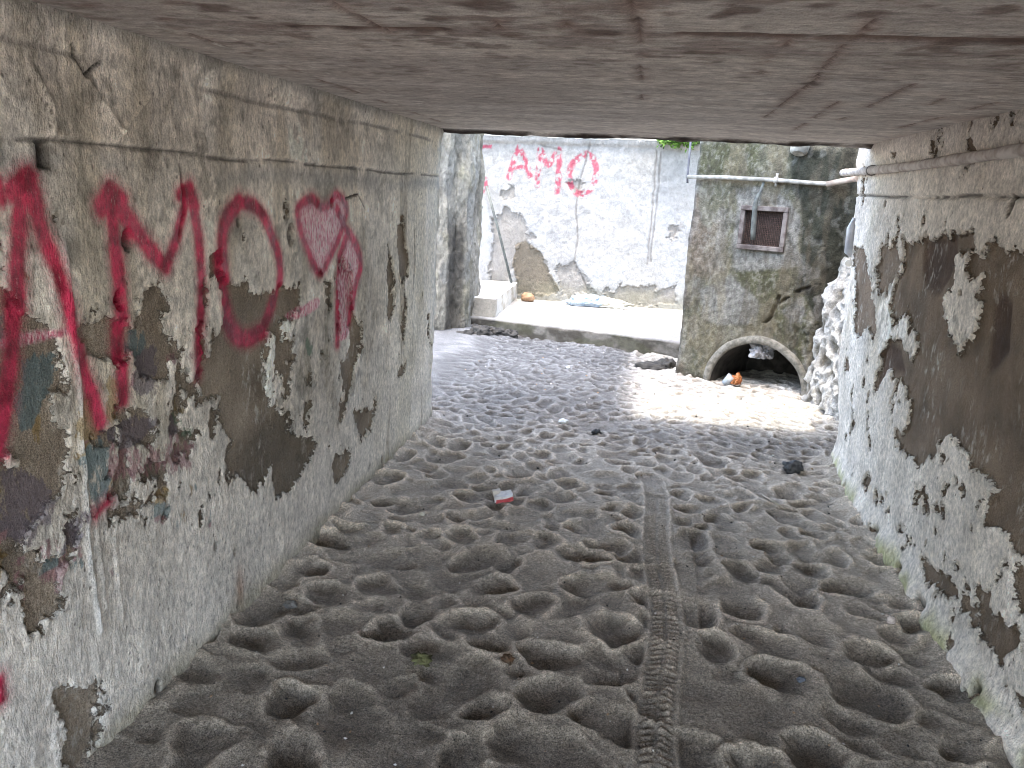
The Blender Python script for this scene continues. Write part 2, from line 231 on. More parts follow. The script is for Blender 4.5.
# ------------------------------------------------------------------ materials
class NT:
    def __init__(s, name):
        s.m = bpy.data.materials.new(name); s.m.use_nodes = True; s.t = s.m.node_tree; s.t.nodes.clear()
        s.out = s.n('ShaderNodeOutputMaterial'); s.b = s.n('ShaderNodeBsdfPrincipled')
        s.t.links.new(s.b.outputs[0], s.out.inputs[0]); s.b.inputs['Specular IOR Level'].default_value = .25
        g = s.n('ShaderNodeNewGeometry'); s.pos = g.outputs['Position']
    def n(s, k, **kw):
        x = s.t.nodes.new(k)
        for a, v in kw.items(): setattr(x, a, v)
        return x
    def set(s, sock, v):
        if hasattr(v, 'links') or isinstance(v, bpy.types.NodeSocket): s.t.links.new(v, sock)
        else: sock.default_value = v
    def scale(s, v):
        x = s.n('ShaderNodeVectorMath', operation='MULTIPLY'); s.set(x.inputs[0], s.pos); x.inputs[1].default_value = v; return x.outputs[0]
    def noise(s, scale, detail=4, vec=(1, 1, 1), rough=.55, dist=0):
        x = s.n('ShaderNodeTexNoise'); x.inputs['Scale'].default_value = scale; x.inputs['Detail'].default_value = detail
        x.inputs['Roughness'].default_value = rough; x.inputs['Distortion'].default_value = dist
        s.t.links.new(s.scale(vec), x.inputs['Vector']); return x.outputs['Fac']
    def vor(s, scale, vec=(1, 1, 1), f='F1', out='Distance'):
        x = s.n('ShaderNodeTexVoronoi', feature=f); x.inputs['Scale'].default_value = scale
        s.t.links.new(s.scale(vec), x.inputs['Vector']); return x.outputs[out]
    def attr(s, name, c=False):
        x = s.n('ShaderNodeAttribute', attribute_name=name); return x.outputs['Color' if c else 'Fac']
    def mr(s, v, a, b, c=0., d=1., sm=True):
        x = s.n('ShaderNodeMapRange', interpolation_type='SMOOTHSTEP' if sm else 'LINEAR'); s.set(x.inputs[0], v)
        for i, q in enumerate((a, b, c, d)): x.inputs[1+i].default_value = q
        return x.outputs[0]
    def math(s, op, a, b=0., c=None):
        x = s.n('ShaderNodeMath', operation=op); s.set(x.inputs[0], a); s.set(x.inputs[1], b)
        if c is not None: s.set(x.inputs[2], c)
        return x.outputs[0]
    def mix(s, f, a, b, mode='MIX'):
        x = s.n('ShaderNodeMix', data_type='RGBA', blend_type=mode); s.set(x.inputs[0], f)
        for sock, v in ((x.inputs[6], a), (x.inputs[7], b)):
            s.set(sock, v if not isinstance(v, tuple) else (v+(1,))[:4])
        return x.outputs[2]
    def bump(s, h, dist, strength=1., prev=None):
        x = s.n('ShaderNodeBump'); x.inputs['Strength'].default_value = strength; x.inputs['Distance'].default_value = dist
        s.set(x.inputs['Height'], h)
        if prev is not None: s.t.links.new(prev, x.inputs['Normal'])
        return x.outputs[0]
    def grey(s, v):
        x = s.n('ShaderNodeCombineColor'); [s.set(x.inputs[i], v) for i in range(3)]; return x.outputs[0]
    def done(s, col, rough=.9, nrm=None):
        s.set(s.b.inputs['Base Color'], col if not isinstance(col, tuple) else (col+(1,))[:4]); s.set(s.b.inputs['Roughness'], rough)
        if nrm is not None: s.t.links.new(nrm, s.b.inputs['Normal'])
        return s.m

def mat_wall(name, streak=(1, 1, .18), peel=False, red=False, rmin=.8):
    t = NT(name)
    base = t.attr('Col', True)
    n1 = t.noise(7, 5); n2 = t.noise(55, 5, streak); n3 = t.noise(210, 4)
    v = t.math('MULTIPLY', t.mr(n1, .3, .7, .86, 1.12, False), t.mr(n2, .3, .7, .66, 1.24, False))
    v = t.math('MULTIPLY', v, t.mr(n3, .3, .7, .76, 1.20, False))
    c = t.mix(1., base, t.grey(v), 'MULTIPLY')
    # small pits and grime flecks
    pk = t.vor(38, (1, 1, .7)); pm = t.math('MULTIPLY', t.mr(pk, .06, .22, 1, 0), t.mr(t.noise(13, 4), .50, .60))
    c = t.mix(t.math('MULTIPLY', pm, .65), c, (.10, .085, .07))
    b = t.bump(t.noise(28, 6, streak, .68), .015, 1.)
    b = t.bump(t.noise(110, 4, (1, 1, .5), .65), .006, 1., b)
    b = t.bump(t.math('SUBTRACT', 1., pm), .004, .8, b)
    rough = t.mr(n1, .3, .7, rmin, .95)
    if peel:
        nz = t.math('ADD', t.math('MULTIPLY', t.math('SUBTRACT', t.noise(42, 5, (1, 1, .7), .7), .5), .055),
                    t.math('MULTIPLY', t.math('SUBTRACT', t.noise(190, 3), .5), .016))
        pd = t.math('ADD', t.attr('peel'), nz)
        pmk = t.mr(pd, -.0012, .0016, 1, 0)
        g = t.noise(260, 3, (1, 1, 1), .7); f = t.vor(170)
        mc = t.mix(t.mr(g, .35, .68), (.22, .18, .14), (.50, .44, .36))
        mc = t.mix(t.math('MULTIPLY', t.mr(f, .08, .2, 1, 0), .5), mc, (.33, .30, .25))
        mc = t.mix(1., mc, t.grey(t.mr(t.noise(5, 4), .3, .7, .62, 1.25, False)), 'MULTIPLY')
        mc = t.mix(1., mc, t.attr('MCol', True), 'MULTIPLY')
        thin = t.math('MULTIPLY', t.mr(t.noise(34, 6, (1, 1, .5), .7), .52, .66, 0, .75), t.mr(t.noise(4, 3), .42, .6))
        mc = t.mix(thin, mc, t.mix(.35, c, (.30, .27, .23)))
        c = t.mix(pmk, c, mc)
        # broken lip of the plaster: brighter fresh edge, thin shadow line painted just inside
        lip = t.math('MULTIPLY', t.mr(pd, .0, .0015), t.mr(pd, .0025, .006, 1, 0))
        c = t.mix(t.math('MULTIPLY', lip, .4), c, (.80, .78, .72)); sh = t.math('MULTIPLY', t.mr(pd, -.007, -.001), t.mr(pd, -.001, .001, 1, 0)); c = t.mix(t.math('MULTIPLY', sh, .5), c, (.06, .05, .04))
        b = t.bump(t.mr(pd, -.003, .003), .006, 1., b)
        b = t.bump(t.math('MULTIPLY', pmk, g), .006, .9, b)
        b = t.bump(t.math('MULTIPLY', pmk, t.noise(75, 4)), .010, .8, b)
    if red:
        sa = t.attr('splash'); sc = t.mix(.35, t.attr('SCol', True), (.20, .17, .14))
        sf = t.mr(t.math('ADD', sa, t.math('MULTIPLY', t.math('SUBTRACT', t.noise(38, 6, (1, 1, .5), .68), .5), 2.6)), .45, .72)
        c = t.mix(t.math('MULTIPLY', sf, .72), c, t.mix(1., sc, t.grey(t.mr(n3, .3, .7, .7, 1.2, False)), 'MULTIPLY'))
        rn = t.math('MULTIPLY', t.math('SUBTRACT', t.noise(90, 4), .5), .010)
        pink = t.attr('pink'); pkm = t.mr(t.math('ADD', pink, rn), -.008, .006, 1, 0)
        ch = t.mr(t.noise(85, 4, (1, 1, .35)), .34, .5, .35, 1.)
        c = t.mix(t.math('MULTIPLY', t.math('MULTIPLY', pkm, ch), .85), c, t.mix(t.mr(t.noise(95, 4, (1, 1, .4), .7), .40, .60), (.62, .10, .19), (.95, .66, .70)))
        rd = t.math('ADD', t.attr('red'), rn)
        halo = t.math('MULTIPLY', t.mr(rd, -.004, .034, 1, 0), .55)
        halo = t.math('MULTIPLY', halo, t.mr(n3, .32, .62, .15, 1.))
        core = t.mr(rd, -.012, .010, 1, 0)
        # the paint misses the small hollows
        miss = t.mr(t.noise(120, 4, (1, 1, .4), .7), .58, .70, 0, .5)
        core = t.math('MULTIPLY', core, t.math('SUBTRACT', 1., miss))
        rc = t.mix(t.mr(t.noise(18, 4), .35, .65), (.24, .004, .026), (.66, .035, .105))
        c = t.mix(halo, c, (.50, .06, .11)); c = t.mix(core, c, rc)
        rough = t.math('SUBTRACT', rough, t.math('MULTIPLY', t.math('MAXIMUM', core, t.math('MULTIPLY', pkm, .9)), t.mr(t.noise(6, 2), .4, .6, .30, .52)))
        t.b.inputs['Specular IOR Level'].default_value = .45
    return t.done(c, rough, b)

def mat_vcol(name, s1=40, s2=220, bd=.012, streak=(1, 1, .6), amp=.2, rough=.92):
    t = NT(name); base = t.attr('Col', True)
    n2 = t.noise(s1, 6, streak, .65); n3 = t.noise(s2, 3)
    v = t.math('MULTIPLY', t.mr(n2, .3, .7, 1-amp, 1+amp, False), t.mr(n3, .3, .7, .86, 1.14, False))
    c = t.mix(1., base, t.grey(v), 'MULTIPLY')
    b = t.bump(n2, bd, .9); b = t.bump(n3, bd*.3, .8, b)
    return t.done(c, rough, b)

def mat_sand():
    t = NT('sand_grains')
    base = t.attr('Col', True)
    g = t.noise(230, 3, (1, 1, 1), .85); g2 = t.noise(85, 4, (1, 1, 1), .75); sp = t.vor(110)
    v = t.math('MULTIPLY', t.mr(g, .32, .68, .15, 1.95, False), t.mr(g2, .3, .7, .55, 1.48, False))
    c = t.mix(1., base, t.grey(v), 'MULTIPLY')
    c = t.mix(t.math('MULTIPLY', t.mr(sp, .04, .16, 1, 0), t.mr(t.noise(120, 1), .5, .6, 0, .55)), c, (.50, .47, .43))
    c = t.mix(t.mr(t.noise(150, 2), .60, .70, 0, .6), c, (.03, .028, .025))
    b = t.bump(t.noise(45, 4, (1, 1, 1), .6), .008, .6)
    b = t.bump(g2, .007, 1., b); b = t.bump(g, .004, 1., b)
    return t.done(c, .95, b)

def mat_simple(name, c1, c2, scale=30, rough=.8, bd=.004, metal=0, detail=4, spec=.3):
    t = NT(name); n = t.noise(scale, detail); c = t.mix(t.mr(n, .35, .65), c1, c2)
    t.b.inputs['Metallic'].default_value = metal; t.b.inputs['Specular IOR Level'].default_value = spec
    return t.done(c, rough, t.bump(t.noise(scale*3, 4), bd, .8))

M_left = mat_wall('painted_plaster_left', (1, 1, .68), True, True)
M_right = mat_wall('painted_plaster_right', (1, 1, .8), True, False)
M_ceil = mat_vcol('board_marked_concrete', 48, 190, .012, (.55, 1, 1), .36)
M_stone = mat_vcol('weathered_stone', 24, 120, .04, (1, 1, .6), .42)
M_far = mat_vcol('flaking_whitewash', 22, 110, .02, (1, 1, .7), .18)
M_conc = mat_vcol('rough_concrete', 30, 200, .012, (1, 1, 1), .2)
M_sand = mat_sand()
M_dark = mat_simple('dark_void', (.02, .018, .016), (.05, .045, .04), 12, .95)
M_pvc = mat_simple('dirty_white_pipe', (.15, .145, .125), (.30, .29, .26), 14, .6)
M_greypipe = mat_simple('grey_pipe', (.055, .06, .057), (.10, .11, .10), 20, .6)
M_rust = mat_simple('rusty_painted_steel', (.05, .038, .034), (.14, .125, .115), 14, .75, .002)
M_mesh = mat_simple('rusted_wire', (.03, .02, .016), (.08, .05, .04), 60, .8)
M_ring = mat_simple('culvert_concrete', (.10, .095, .08), (.19, .18, .155), 28, .9, .008)
M_plat = mat_simple('pale_paving', (.55, .54, .50), (.70, .69, .65), 9, .9, .006)

# ------------------------------------------------------------------ left tunnel wall
XL, XR, HC, YE = -1.35, 1.18, 1.885, 4.86
def plaster(shape, y, z, k, warm=0.0):
    """off-white limewash with grime, per-vertex base colour"""
    c = col0(shape, (.93, .855, .755))
    f = fbm(y*1.3, z*1.3, k, 4); c = mixc(c, (.66, .60, .52), sm(.42, .66, f)*.7)
    f = fbm(y*9, z*1.1, k+3, 4); c = mixc(c, (.50, .44, .34), sm(.48, .66, f)*.65)      # vertical run marks
    f = fbm(y*3.3, z*2.1, k+5, 4); c = mixc(c, (.94, .895, .82), sm(.5, .68, f)*.7)
    f = fbm(y*16, z*14, k+6, 4, .65); c = mixc(c, (.34, .31, .26), sm(.56, .68, f)*.65)
    f = fbm(y*5, z*5, k+9, 5, .65); c = c*(.80+.42*sm(.35, .65, f))[..., None]
    return c
def left_wall():
    W = 2.35
    P, S, cum = path_pts([(XL, -1.3, .06), (XL, 1.2, .0065), (XL, YE-.03, .008), (XL-.03, YE, .012), (XL-.95, YE+.06, .2), (XL-.95, -1.3, .2), (XL, -1.3, 1)])
    N = path_normals(P)
    zs = spans([(-.2, .02), (0, .0065), (1.93, .5)])
    y = np.repeat(P[:, 1:2], len(zs), 1); Z = np.repeat(zs[None], len(P), 0); s = np.repeat(S[:, None], len(zs), 1)
    face = s < cum[3]+.4
    yy = s-1.3
    peel = sdf_many(yy, Z, L_PEEL)
    peel = peel+(fbm(yy*12, Z*8, 2, 5, .72)-.5)*.17
    band = .060-.5*np.maximum(fbm(yy*8, Z*5.5, 5, 5, .66)-.50, -.2)+.25*np.clip(np.abs(Z-.98+.05*(yy-2))-.20, 0, 1)+.2*np.clip(yy-3.1, 0, 1)
    peel = np.minimum(peel, band)
    # scattered small flakes
    fl = fbm(yy*11, Z*8, 8, 4); wgt = sm(1.45, .9, Z)*sm(.15, .5, Z)
    peel = np.minimum(peel, (0.735-fl*(1+0*wgt))*.35+.3*(1-wgt))
    wob = .018*(fbm(yy*5, Z*5, 14, 3)-.5)
    red = lines_sdf(yy+wob, Z+wob, [(h*1.42, smooth(p) if len(p) > 4 else p) for i, (h, p) in enumerate(L_RED) if i not in (15, 17, 19)])+.008*(fbm(yy*22, Z*16, 15, 3)-.5)
    pink = sdf_many(yy+wob, Z+wob, [smooth(p, 5, True) for p in L_PINK])
    SC_ = {'teal': (.07, .20, .24), 'mustard': (.42, .26, .05), 'purple': (.13, .10, .16), 'pink': (.42, .17, .21), 'green': (.08, .22, .13)}
    spl = np.zeros(yy.shape); sc = col0(yy.shape, (.2, .2, .2))
    for cn, p in L_SPLASH:
        d = sdf_many(yy, Z, [p]); a = sm(.03, -.02, d)*(.62 if cn == 'pink' else .9)
        sc = mixc(sc, SC_[cn], (a > spl)*1.0); spl = np.maximum(spl, a)
    # faint older colour ghosts low on the near part
    gz = fbm(yy*6, Z*5, 9, 3)*sm(2.6, 1.9, yy)*sm(1.15, .8, Z)*sm(.2, .45, Z)
    a = sm(.50, .66, gz)*.8; hue = vn(yy*7, Z*6, 3)
    for lo, cn in ((0, 'purple'), (.35, 'pink'), (.55, 'teal'), (.75, 'mustard')):
        m = (hue > lo) & (a > spl); sc[m] = SC_[cn]
    spl = np.maximum(spl, a)
    c = plaster(yy.shape, yy, Z, 1)
    # lower band blue-grey roller coat, end of wall warmer and stained
    c = mixc(c, (.76, .705, .635), sm(.75, .45, Z+.25*(fbm(yy*2, Z*2, 4)-.5)+.10*(yy-3))*.75)
    c = mixc(c, (.90, .84, .71), sm(3.1, 4.4, yy)*.60); c = mixc(c, (.74, .68, .52), sm(3.6, 4.4, yy)*.45*sm(.4, .6, fbm(yy*7, Z*.9, 6)))
    c = mixc(c, (.40, .34, .24), sm(3.7, 4.0, yy)*sm(.60, .70, fbm(yy*16, Z*.8, 12))*.6)
    jz = 1.60+.012*(fbm(yy*3, 0*Z, 3)-.5)*2
    c = mixc(c, (.36, .36, .35), sm(.07, 0, np.abs(Z-jz+.05))*.6*sm(.4, .6, fbm(yy*2, Z*3, 10)))
    jd = np.abs(Z-jz); c = mixc(c, (.10, .09, .08), sm(.008, .002, jd)*.8*sm(.3, .45, fbm(yy*6, Z*0, 7)))
    j2 = 1.795+.01*np.sin(yy*2)+.014*(fbm(yy*4, 0*Z, 5)-.5)
    c = mixc(c, (.20, .18, .16), sm(.012, .003, np.abs(Z-j2))*.6*sm(.4, .5, fbm(yy*3, Z*0, 11)))
    c = mixc(c, (.22, .21, .19), sm(1.83, 1.90, Z+.03*(fbm(yy*6, Z*6, 3)-.5))*.75)
    # rust stain and damp foot
    c = mixc(c, (.33, .16, .07), np.exp(-((yy-2.29)/.03)**2-((Z-.10)/.09)**2)*.7)
    c = mixc(c, (.36, .32, .22), sm(.12, .0, Z+.08*(fbm(yy*8, Z*8, 6)-.5))*.75)
    crack = lines_sdf(yy, Z, [(.0015, [(4.30, 1.28), (4.32, 1.12), (4.30, .95)]), (.001, [(2.08, 1.57), (2.09, 1.45), (2.05, 1.36)]), (.001, [(3.30, 1.47), (3.45, 1.49), (3.55, 1.42)]), (.001, [(1.68, 1.82), (1.72, 1.76), (1.78, 1.80)])])
    cr = sm(.007, 0, crack+.004*(fbm(yy*40, Z*40, 2)-.5)); c = mixc(c, (.05, .045, .04), cr)
    hole = np.full(yy.shape, 1.)
    for i, (a_, b_) in enumerate(L_HOLE):
        r = [.022, .028, .020, .014, .012, .018, .014, .008, .008, .012, .008, .007][i]
        dd = np.maximum(np.abs(yy-a_), np.abs(Z-b_)*.8)-r if i == 0 else np.hypot(yy-a_, (Z-b_)*.7)-r
        hole = np.minimum(hole, dd)
    ragged = hole+.004*(fbm(yy*60, Z*60, 5)-.5)
    c = mixc(c, (.008, .007, .006), sm(.004, -.002, ragged)*np.where(np.hypot(yy-2.77, Z-1.338) < .05, .6, 1)); c = mixc(c, (.22, .2, .18), sm(.02, .0, ragged)*.35)  # holes painted near-black to stand in for the shade of their depth
    # relief
    inp = sm(.004, -.004, peel)
    d = -.014*inp+.006*np.exp(-((peel-.006)/.007)**2)*sm(.45, .6, fbm(yy*6, Z*6, 12))
    d += .010*(fbm(yy*2.2, Z*2.2, 2)-.5)+.009*(fbm(yy*14, Z*5, 7, 4)-.5)+.004*(fbm(yy*45, Z*22, 4, 3)-.5)
    d += .014*(fbm(yy*5, Z*5, 13, 3)-.5)*sm(1.55, 1.7, Z)
    d += .004*sm(1.60, 1.615, Z)                                             # upper lift sits a little proud
    d -= .007*sm(.010, .002, jd)*sm(.25, .5, fbm(yy*6, Z*0, 7)); d -= .005*sm(.014, .002, np.abs(Z-j2))*sm(.4, .5, fbm(yy*3, Z*0, 11))
    d += .010*sm(1.78, 1.88, Z)*(.5+fbm(yy*9, Z*9, 6))
    d -= .045*sm(.003, -.006, hole); d -= .012*cr
    # trowel ridges / dribbles
    for pts, w, h in [([(1.60, 1.38), (1.605, 1.0), (1.585, .58), (1.60, .36)], .006, .010), ([(1.72, 1.75), (1.86, 1.62)], .005, .008), ([(1.95, 1.74), (1.82, 1.63)], .005, .008),
                      ([(2.02, 1.76), (2.06, 1.63)], .005, .007), ([(1.55, 1.75), (1.60, 1.68), (1.60, 1.62)], .007, .010), ([(1.62, .75), (1.63, .4)], .006, .006), ([(1.68, .60), (1.69, .33)], .004, .006),
                      ([(2.15, 1.76), (2.20, 1.64)], .005, .006), ([(2.10, 1.2), (2.13, 1.02)], .004, .004)]:
        q = seg_dist(yy+.01*(fbm(yy*8, Z*8, 1)-.5), Z, pts); d += h*np.exp(-(q/w)**2)
    c = mixc(c, (.74, .73, .70), np.exp(-(seg_dist(yy+.01*(fbm(yy*8, Z*8, 1)-.5), Z, [(1.60, 1.38), (1.605, 1.0), (1.585, .58), (1.60, .36)])/.006)**2)*.8)
    # foot of the wall flares a touch, the free end is broken
    endm = sm(cum[2]-.10, cum[3], s)
    d += endm*(.05*(fbm(s*7, Z*6, 3, 4)-.55)-.012)
    d = np.where(s > cum[3]+.4, 0, d)
    X = P[:, 0:1]+N[:, 0:1]*d; Y = P[:, 1:2]+N[:, 1:2]*d
    X = X-.02*sm(2.4, 4.0, Y)*sm(1.0, 0, Z)*(P[:, 0:1] > XL-.2)
    c = mixc(c, (.30, .28, .24), endm*sm(.45, .6, fbm(s*9, Z*7, 8))*.8)
    V = np.stack([X, Y, Z], -1)
    me = grid_mesh('left_wall', V, {'Col': c, 'peel': peel, 'red': red, 'pink': pink, 'splash': spl, 'SCol': sc, 'MCol': mixc(col0(yy.shape, (.98, .93, .88)), (.52, .50, .46), sm(.72, .6, Z)*sm(2.2, 2.4, yy)*sm(3.1, 2.9, yy)*.8)}, flip=False)
    o = link('tunnel_wall', me, M_left, origin=(XL, 2.6, 0))
    tag(o, 'long peeling whitewashed tunnel wall sprayed with big red letters AMO and a pink heart', 'wall')
# ------------------------------------------------------------------ right tunnel wall
def right_wall():
    P, S, cum = path_pts([(XR+.9, 5.0, .3), (XR+.12, 5.0, .012), (XR+.02, YE+.07, .008), (XR, YE, .0075), (XR, 2.0, .03), (XR, -1.3, .3), (XR+.9, -1.3, .3), (XR+.9, 5.0, 1)])
    # walking toward the camera: normal (dy,-dx) of a -y direction points to -x
    N = path_normals(P)
    zs = spans([(-.2, .02), (-.02, .0075), (1.93, .5)])
    Z = np.repeat(zs[None], len(P), 0); s = np.repeat(S[:, None], len(zs), 1)
    y = YE-(s-cum[3])
    peel = sdf_many(y, Z, R_PEEL)+(fbm(y*12, Z*9, 4, 5, .72)-.5)*.17
    fl = fbm(y*10, Z*8, 11, 4); peel = np.minimum(peel, (.735-fl)*.35)
    dark = sdf_many(y, Z, R_DARK)
    c = plaster(y.shape, y, Z, 4)
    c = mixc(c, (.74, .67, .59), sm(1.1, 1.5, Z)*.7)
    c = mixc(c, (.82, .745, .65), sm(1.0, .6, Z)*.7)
    c = mixc(c, (.50, .46, .32), sm(4.3, 4.9, y)*sm(.45, .7, fbm(y*6, Z*1.2, 5))*sm(.6, 1.1, Z)*.8)
    foot = sm(.13, .02, Z+.10*(fbm(y*6, Z*5, 6)-.5)); c = mixc(c, (.42, .42, .17), foot*.75*sm(.40, .60, fbm(y*5, Z*4, 2)))
    jz = 1.60+.02*(fbm(y*3, 0*Z, 8)-.5); jd = np.abs(Z-jz)
    c = mixc(c, (.07, .06, .05), sm(.010, .002, jd)*.85*sm(.38, .5, fbm(y*6, Z*0, 3)))
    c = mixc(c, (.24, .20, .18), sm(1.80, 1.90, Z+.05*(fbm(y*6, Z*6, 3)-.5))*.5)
    hole = np.full(y.shape, 1.)
    for i, (a_, b_) in enumerate(R_HOLE[:8]):
        r = [.022, .012, .010, .012, .016, .016, .012, .012, .010, .010, .012][i]
        hole = np.minimum(hole, (np.hypot((y-a_+.04*0)*.55+(Z-b_)*.3, (Z-b_)*1.3-(y-a_)*.5)-.012) if i == 1 else np.hypot(y-a_, (Z-b_)*.6)-r)
    c = mixc(c, (.03, .026, .022), sm(.004, -.002, hole+.006*(fbm(y*50, Z*50, 5)-.5)))
    nib = sm(.62, .72, fbm(y*11, Z*3, 14, 3))*sm(.09, .02, Z); c = mixc(c, (.05, .045, .035), nib*.9)
    d = -.016*sm(.005, -.004, peel)+.006*np.exp(-((peel-.006)/.007)**2)*sm(.45, .6, fbm(y*6, Z*6, 12))-.010*sm(.01, -.03, dark)
    d += .014*(fbm(y*2, Z*2, 5)-.5)+.010*(fbm(y*13, Z*8, 9, 4)-.5)+.005*(fbm(y*40, Z*30, 1, 3)-.5)
    d += .005*(fbm(y*60, Z*4, 2, 2)-.5)*sm(1.5, 1.6, Z)*sm(1.8, 1.7, Z)
    d -= .016*sm(.012, .002, jd); d -= .04*sm(.003, -.006, hole)
    d += .035*sm(.16, .0, Z+.05*(fbm(y*5, Z*3, 7)-.5))*(.4+fbm(y*9, Z*9, 3)); d -= .03*nib
    d += .02*sm(1.72, 1.80, Z)*(.4+fbm(y*5, Z*7, 6))*sm(2, 3, y)
    endm = sm(cum[3]+.12, cum[2], s); d += endm*(.07*(fbm(s*6, Z*5, 3, 4)-.55)-.01)
    live = (s > cum[1]) & (s < cum[5]); d = np.where(live, d, 0)
    X = P[:, 0:1]+N[:, 0:1]*d; Y = P[:, 1:2]+N[:, 1:2]*d
    tilt = sm(cum[3]+.7, cum[3]-.05, s)*(s < cum[4])
    Y = Y+tilt*.26*(Z-.45)*(Z > -1)
    X = X+.035*sm(.6, 0, Z)*tilt
    MC = mixc(col0(y.shape, (.74, .65, .58)), (.36, .28, .25), sm(.02, -.03, dark+.03*(fbm(y*9, Z*9, 4)-.5)))
    c = mixc(c, (.35, .30, .26), endm*sm(.4, .6, fbm(s*9, Z*7, 8))*.6)
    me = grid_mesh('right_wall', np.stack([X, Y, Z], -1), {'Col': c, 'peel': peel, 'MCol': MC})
    tag(link('tunnel_wall', me, M_right, origin=(XR, 2.6, 0)), 'tunnel wall with large bare brown mortar patches, a conduit along it and a mossy yellow foot', 'wall')
# ------------------------------------------------------------------ roof slab
def roof():
    # profile (y,z): top back -> underside -> broken lip -> front -> top
    prof, S, cum = path_pts([(-1.3, 2.16, .2), (-1.3, HC, .06), (1.22, HC, .010), (YE-.06, HC, .006), (YE+.02, HC, .006), (YE+.03, HC+.05, .02), (YE+.03, 2.16, .3), (-1.3, 2.16, 1)])
    N = path_normals(prof, 1)
    xs = spans([(-2.3, .1), (-1.45, .010), (1.3, .1), (2.2,)])
    y = np.repeat(prof[:, :1], len(xs), 1); z0 = np.repeat(prof[:, 1:], len(xs), 1); X = np.repeat(xs[None], len(prof), 0); s = np.repeat(S[:, None], len(xs), 1)
    under = (s > cum[1]) & (s < cum[4])
    c = col0(y.shape, (.66, .61, .56))
    c = mixc(c, (.44, .40, .375), sm(.4, .65, fbm(X*1.5, y*4, 2, 5))*.6)
    for yb in np.arange(1.45, 4.8, .145): c = mixc(c, (.30, .26, .24), sm(.010, .002, np.abs(y-yb-.012*np.sin(X*1.7+yb*9)))*sm(.45, .6, fbm(X*2.2+yb*7, y*.3, 6))*.5)
    c = mixc(c, (.72, .69, .66), sm(.52, .7, fbm(X*1.6, y*9, 5))*.45)
    c = mixc(c, (.20, .13, .11), sm(.55, .68, fbm(X*4, y*6, 6, 5, .65))*sm(2.5, 1.8, y)*.6)
    c = mixc(c, (.55, .48, .42), sm(3.5, 4.6, y)*.4)
    c = mixc(c, (.36, .27, .24), sm(.7, 1.1, X)*.5*sm(.4, .6, fbm(X*2, y*3, 9)))
    d = .004*(fbm(X*1.2, y*22, 3, 4)-.5)+.006*(fbm(X*2, y*2, 7)-.5)
    c = c*(.94-.22*sm(2.6, 1.6, y))[..., None]; c = mixc(c, (.34, .30, .28), sm(.5, .62, fbm(X*8, y*16, 11, 4, .65))*.45)
    c = mixc(c, (.13, .085, .07), sm(.60, .72, fbm(X*9, y*12, 14, 4, .6))*sm(3.0, 1.9, y)*.6)
    for i, L_ in enumerate(C_SEAM):
        q = seg_dist(X+.012*(fbm(X*7, y*7, 4)-.5), y+.012*(fbm(X*9, y*9, 5)-.5), L_)
        br = np.maximum(sm(.40, .52, fbm(X*5+i*3.1, y*5+i, 8)), .35 if i < 2 else 0); w = .050 if i < 2 else .008
        a = sm(w, w*.2, q+(.03*(fbm(X*6, y*9, 6, 4)-.4) if i < 2 else 0))*br; c = mixc(c, (.07, .05, .045), a*(.9 if i < 2 else .7)); d = d-(-.006*a)*-1
        c = mixc(c, (.25, .16, .13), sm(.05, 0, q)*.45*br)
    for L_ in C_LIGHT:
        q = seg_dist(X, y, L_); c = mixc(c, (.62, .60, .56), sm(.006, .001, q)*sm(.45, .6, vn(y*25, X*3, 4)))
    for i, (a_, b_) in enumerate(C_SPOT):
        q = np.hypot((X-a_)*.6, (y-b_)*.55)-.010-.010*(i % 3 == 0)
        a = sm(.012, -.006, q+.05*(fbm(X*16, y*22, 3)-.5)); c = mixc(c, (.11, .075, .065), a*.75)
    lip = sm(cum[3]-.03, cum[3]+.03, s)*(s < cum[6])
    c = mixc(c, (.035, .025, .02), lip*sm(.25, .5, fbm(X*5, s*9, 9)))
    dd = .050*sm(cum[3]-.005, cum[3]+.05, s)*.55*(.15+fbm(X*2.6, s*5, 3, 4))*sm(cum[4]+.12, cum[4]+.02, s)
    rough_ = .018*(fbm(X*9, s*18, 5, 4)-.5)*lip
    V = np.stack([X, y+N[:, :1]*(-1)*0*y, z0], -1)
    out = -1.0*np.where(s < cum[4]+.2, 1, 0)
    V[..., 2] += np.where(under | (lip > 0), out*(dd+rough_+d*0)-d, 0)
    V[..., 1] += lip*.05*(fbm(X*3, z0*9, 12, 4)-.5)
    me = grid_mesh('roof', V, {'Col': c}, flip=True)
    tag(link('tunnel_roof', me, M_ceil, origin=(0, 2.6, HC)), 'low board-marked concrete roof slab with dark seams and a crumbling brown edge', 'roof')
